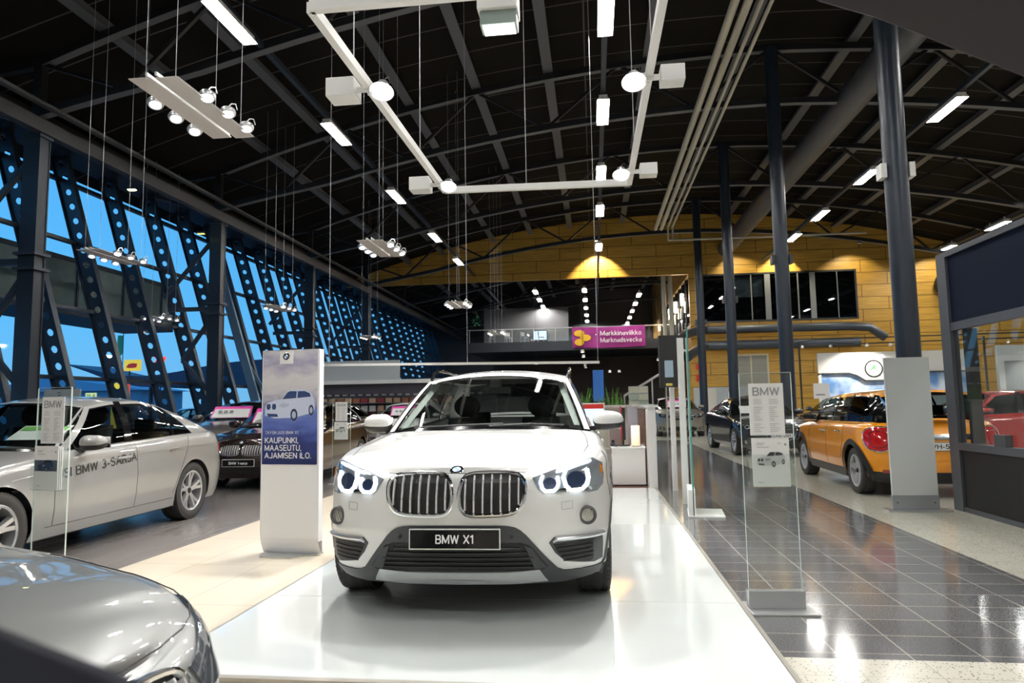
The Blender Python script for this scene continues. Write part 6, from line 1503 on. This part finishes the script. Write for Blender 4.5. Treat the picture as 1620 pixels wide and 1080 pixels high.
# louvre, door and small signs on the timber wall
t = thing('wall_louvre', 'tall pale slatted louvre in the timber wall between two round columns', 'louvre', (9.15, YW-.02, 0))
MB().box((-1.0, -.06, 0.8), (-.9, 0, 3.95)).box((.9, -.06, .8), (1.0, 0, 3.95)).box((-1.0, -.06, 3.95), (1.0, 0, 4.05)).box((-.04, -.06, .8), (.04, 0, 3.95)).build('frame', mat('louvre_frame', (.60, .56, .42), .5), t)
b = MB()
for k in range(32): z = .85+.097*k; b.add([(-.9, -.01, z), (.9, -.01, z), (.9, -.05, z+.06), (-.9, -.05, z+.06)], [(0, 1, 2, 3)])
b.box((-.9, -.008, .8), (.9, 0, 3.95)).build('slat', mat('louvre_slat', (.42, .42, .38), .5), t)
d = MB().box((6.3, YW-.10, 0), (7.1, YW-.07, 2.1)).build('door_1', mat('door_white', (.62, .62, .58), .5)); struct(d); MB().box((6.38, YW-.13, .95), (6.44, YW-.10, 1.08)).build('door_handle', ALU, d)
t = thing('exit_sign', 'red exit sign with white figure and arrow on the timber wall', 'sign', (6.22, YW-.05, 3.35)); MB().box((-.2, -.03, -.17), (.42, 0, .17)).build('plate', RED, t); MB().prism([(-.08, -.1), (.02, -.02), (-.04, .08), (.06, .1), (.16, .02), (.08, -.1)], 'y', -.04, -.031).build('figure', WHITET, t); MB().prism([(.2, -.03), (.3, -.03), (.3, -.08), (.38, 0), (.3, .08), (.3, .03), (.2, .03)], 'y', -.04, -.031).build('arrow', WHITET, t)
t = thing('extinguisher_sign', 'red and white fire extinguisher sign, lower of two on the timber wall', 'sign', (6.22, YW-.05, 2.72)); MB().box((-.2, -.03, -.22), (.36, 0, .2)).build('plate', RED, t); MB().box((.05, -.04, -.18), (.13, -.031, .1)).build('figure', WHITET, t)
t = thing('notice_board', 'white notice with a small red square beside the far white door', 'sign', (8.0, YW-.06, 0)); MB().box((-.22, -.02, .9), (.22, 0, 2.15)).build('panel', WHITE, t); MB().box((-.2, -.03, 1.9), (0, -.021, 2.1)).build('red_square', RED, t)
t = thing('wall_fan', 'black round wall fan beside the kiosk header board', 'fan', (20.1, YW-.3, 7.7)); MB().lathe([(.55, -.25), (.7, -.25), (.75, 0), (.6, .25), (.5, .25)], ax='y', n=24).build('housing', BLACK, t, smooth=True); MB().lathe([(0, -.2), (.52, -.16)], ax='y', n=18).build('grille', DGREY, t)

# ============================================================ OUTSIDE
struct(MB().box((-120, -30, -.4), (-16.0, 160, -.15)).build('floor', mat('asphalt_dusk', (.12, .14, .17), .5)))
t = thing('gas_station_canopy', 'long curved dark filling station canopy outside the glass wall', 'canopy', (0, 0, 0))
cpts = [(-50.1, 5.95, .10), (-48.0, 5.45, .30), (-46.3, 5.05, .55), (-44.6, 4.75, .75), (-42.6, 4.65, 1.0), (-40.8, 4.75, 1.2), (-38.8, 5.0, 1.4), (-37, 5.3, 1.6), (-35, 5.6, 1.9), (-33, 5.8, 2.2), (-28, 6.1, 2.4)]
b = MB()
for (xa, za, ta), (xb, zb_, tb_) in zip(cpts, cpts[1:]):
    b.add([(xa, 60, za-ta), (xb, 60, zb_-tb_), (xb, 60, zb_), (xa, 60, za), (xa, 66, za-ta), (xb, 66, zb_-tb_), (xb, 66, zb_), (xa, 66, za)], [(0, 1, 2, 3), (5, 4, 7, 6), (4, 5, 1, 0), (3, 2, 6, 7), (0, 3, 7, 4), (1, 5, 6, 2)])
b.build('roof', mat('canopy_dark', (.035, .055, .10), .5), t)
for x in (-43.5, -38, -32): MB().cyl((x, 63, -.15), (x, 63, 4.4), .2, 10).build('post', mat('canopy_dark', (.04, .06, .10)), t)
t = thing('fuel_price_pylon', 'yellow filling station pylon with red panel outside', 'sign', (-43.2, 58, -.15))
MB().box((-.75, 0, 0), (.15, .4, 4.1)).build('yellow_panel', mat('pylon_yellow', (.9, .6, .05), .5, emit=(1, .65, .05), es=.45), t); MB().box((.15, 0, 2.7), (.8, .4, 4.0)).build('red_panel', mat('pylon_red', (.8, .1, .05), .5, emit=(1, .12, .05), es=.35), t); MB().box((.15, 0, 0), (.6, .4, 2.7)).build('cream_panel', mat('pylon_cream', (.8, .7, .3), .5, emit=(1, .85, .4), es=.3), t)
t = thing('yellow_sign', 'yellow illuminated sign with red script above the canopy outside', 'sign', (-43.2, 59.6, 5.67)); MB().box((-.78, 0, -.52), (.78, .3, .52)).build('panel', mat('pylon_yellow', (.9, .65, .05)), t); MB().prism([(-.55, -.18), (-.3, .12), (.1, .2), (.55, .15), (.5, -.2), (.1, -.26), (-.3, -.26)], 'y', -.05, -.01).build('red_script', mat('script_red', (.4, .03, .02), emit=(.5, .03, .02), es=.3), t); MB().cyl((-.3, .15, -5.8), (-.3, .15, -.52), .08, 8).build('pole', DGREY, t)
t = thing('red_sign', 'red illuminated two-digit sign above the canopy outside', 'sign', (-40.5, 59.6, 6.0)); text('71', 1.15, mat('neon_red', (.8, .05, .03), emit=(1, .06, .03), es=1.0), 'sign_digits', t, (.0, 0, 0), (PI/2, 0, 0), width=1.15, ex=.08, shear=.3); MB().lathe([(0, -.05), (.2, -.05), (.2, .05)], o=(-1.05, 0, .1), ax='y', n=14).build('red_dot', mat('neon_red', (.8, .05, .03)), t); MB().cyl((.2, .1, -6.1), (.2, .1, -.5), .06, 8).build('pole', DGREY, t)
t = thing('flag', 'pale green flag on a tall pole outside', 'flag', (-44.3, 59.8, -.15)); MB().cyl((0, 0, 0), (0, 0, 9.4), .035, 8).build('pole', DGREY, t); MB().grid(lambda u, v: (-.03-.6*u, .1*math.sin(5*u+2*v), 7.0+1.7*v-.5*u*(1-v)), 8, 8).build('cloth', mat('flag_green', (.12, .45, .22), .7), t, smooth=True)
t = thing('warehouse', 'low blue-lit building with a pitched snowy roof outside', 'building', (-58, 72, -.15)); MB().box((-14, 0, 0), (7, 8, 4.0)).build('wall', mat('ware', (.24, .34, .45), .7), t); MB().prism([(-15, 3.9), (-4, 5.6), (8, 3.9)], 'y', -.5, 8.5).build('roof', mat('snow_blue', (.30, .45, .60), .7), t)
t = thing('small_light_sign', 'small pale yellow lettered sign standing before the building outside', 'sign', (-47.6, 60, 2.9)); MB().box((-.55, 0, -.26), (.55, .1, .26)).build('panel', mat('small_sign', (.7, .75, .3), emit=(.75, .8, .3), es=.5), t); text('20..9', .36, BLACKT, 'lettering', t, (0, -.03, 0), (PI/2, 0, 0), width=.9); MB().cyl((0, .06, -3.05), (0, .06, -.26), .06, 8).build('post', DGREY, t)
t = thing('grey_board_sign', 'grey board with a small round badge standing behind the silver sedan roof', 'sign', (-8.1, 9.6, 0)) 
MB().box((-.30, 0, .1), (.30, .03, 1.62)).build('panel', mat('grey_sign', (.33, .37, .40), .5), t); MB().box((-.32, -.12, 0), (.32, .15, .1)).build('foot', ALU, t); roundel(t, (-.04, -.003, 1.55), .03, (PI/2, 0, 0))
t = thing('footbridge', 'greenish glazed footbridge outside along the upper left of the glass wall', 'footbridge', (0, 0, 0))
MB().box((-19.6, 4, 4.55), (-17.4, 26.5, 4.8)).box((-19.6, 4, 6.35), (-17.4, 26.5, 6.5)).build('deck', mat('bridge_dark', (.03, .045, .06), .5), t); MB().box((-17.5, 4, 4.8), (-17.45, 26.5, 6.35)).build('green_glazing', mat('bridge_green', (.10, .16, .16), .3), t)
b = MB()
for k in range(10): b.box((-17.44, 5+2.3*k, 4.8), (-17.40, 5.08+2.3*k, 6.35))
b.build('post', STEEL, t)
for y in (6, 11): MB().box((-18.7, y-.15, -.15), (-18.3, y+.15, 4.55)).build('pier', STEEL, t)
# tall slanted glazed display frame by the second column, hall side of the facade
t = thing('leaning_glass_frame', 'tall leaning glass panel in a blue-grey frame right of the second square column', 'panel', (-12.2, 24.6, 0))
b = MB(); b.bar((0, 0, 0), (-2.0, 0, 6.4), .12, .3); b.bar((1.0, .2, 0), (-1.2, .2, 3.4), .08, .12); b.build('frame', mat('frame_bluegrey', (.16, .24, .32), .35, .5), t)

# ============================================================ DARK THINGS CLOSE TO THE CAMERA
t = thing('dark_bench', 'dark blue-black slab on a leg, very close to the camera beside the grey car', 'bench', (0, 0, 0))  # stands for an unidentified blurred dark shape, built as a plain slab
b = MB(); pts = [(-.262, .263, 1.167), (-.251, .270, 1.158), (-.228, .285, 1.144), (-.201, .299, 1.128), (-.179, .307, 1.115)]
b.grid(lambda u, v: (lambda p, a: (p.x-.012*math.sin(a)-.10*max(0, v-.5)*2, p.y-.28*max(0, v-.5)*2-.0*u, p.z-.012+.012*math.cos(a)-.015*max(0, v-.5)*2))(Vector(pts[0]).lerp(Vector(pts[-1]), u)+Vector((-.05, -.06, .02))*0, PI*.5*(1-min(1, v*2))), 8, 12)
nm = mat('navy_pad', (.004, .005, .012), .6, spec=.2)
p0, p1 = Vector((-.262, .263, 1.167)), Vector((-.179, .307, 1.115)); a0 = p0+(p0-p1)*1.2; a1 = p1+(p1-p0)*.8; a0.z += .006; a1.z += .004; dn = Vector((-.02, -.05, -.20)); bk = Vector((-.02, -.10, -.03))
b = MB(); b.add([a0, a1, a1+dn, a0+dn, a0+bk, a1+bk, a1+dn+bk, a0+dn+bk], [(0, 1, 2, 3), (5, 4, 7, 6), (4, 5, 1, 0), (3, 2, 6, 7), (4, 0, 3, 7), (1, 5, 6, 2)])
b.build('slab', nm, t, bevel=.008); MB().box((-.30, .08, 0), (-.24, .14, .95)).build('leg', BLACK, t)
t = thing('dark_canopy', 'dark grey curved canopy panel hanging overhead between the camera and the round columns', 'canopy', (0, 0, 0))  # unidentified dark shape in the upper corner, built as a hanging panel
k_ = 1.9/.55
E_ = [(.118, .45, 1.545), (.155, .455, 1.517), (.188, .452, 1.501), (.213, .449, 1.486), (.243, .444, 1.465), (.268, .438, 1.447), (.291, .432, 1.426), (.32, .42, 1.40)]
E_ = [Vector((a, c, CAMH+(z-CAMH)))*1 for a, c, z in E_]
O_ = Vector((0, 0, CAMH)); E_ = [O_+(p-O_)*k_ for p in E_]
bk2 = [p+Vector((.95, -.95, .62)) for p in E_]
b = MB(); n_ = len(E_); th_ = Vector((.03, .06, .03))
b.add(E_+bk2+[p+th_ for p in E_]+[p+th_ for p in bk2], [(i, i+1, n_+i+1, n_+i) for i in range(n_-1)]+[(2*n_+i+1, 2*n_+i, 3*n_+i, 3*n_+i+1) for i in range(n_-1)]+[(i+1, i, 2*n_+i, 2*n_+i+1) for i in range(n_-1)]+[(n_+i, n_+i+1, 3*n_+i+1, 3*n_+i) for i in range(n_-1)]+[(0, n_, 3*n_, 2*n_), (2*n_-1, n_-1, 3*n_-1, 4*n_-1)])
b.build('panel', mat('canopy_grey', (.05, .048, .055), .7, spec=.2), t, smooth=True); MB().cyl(tuple(bk2[3]+th_), tuple(bk2[3]+Vector((0, 0, 8.6))), .006, 6).cyl(tuple(E_[4]+th_), tuple(E_[4]+Vector((0, 0, 8.9))), .006, 6).build('wire', BLACK, t)
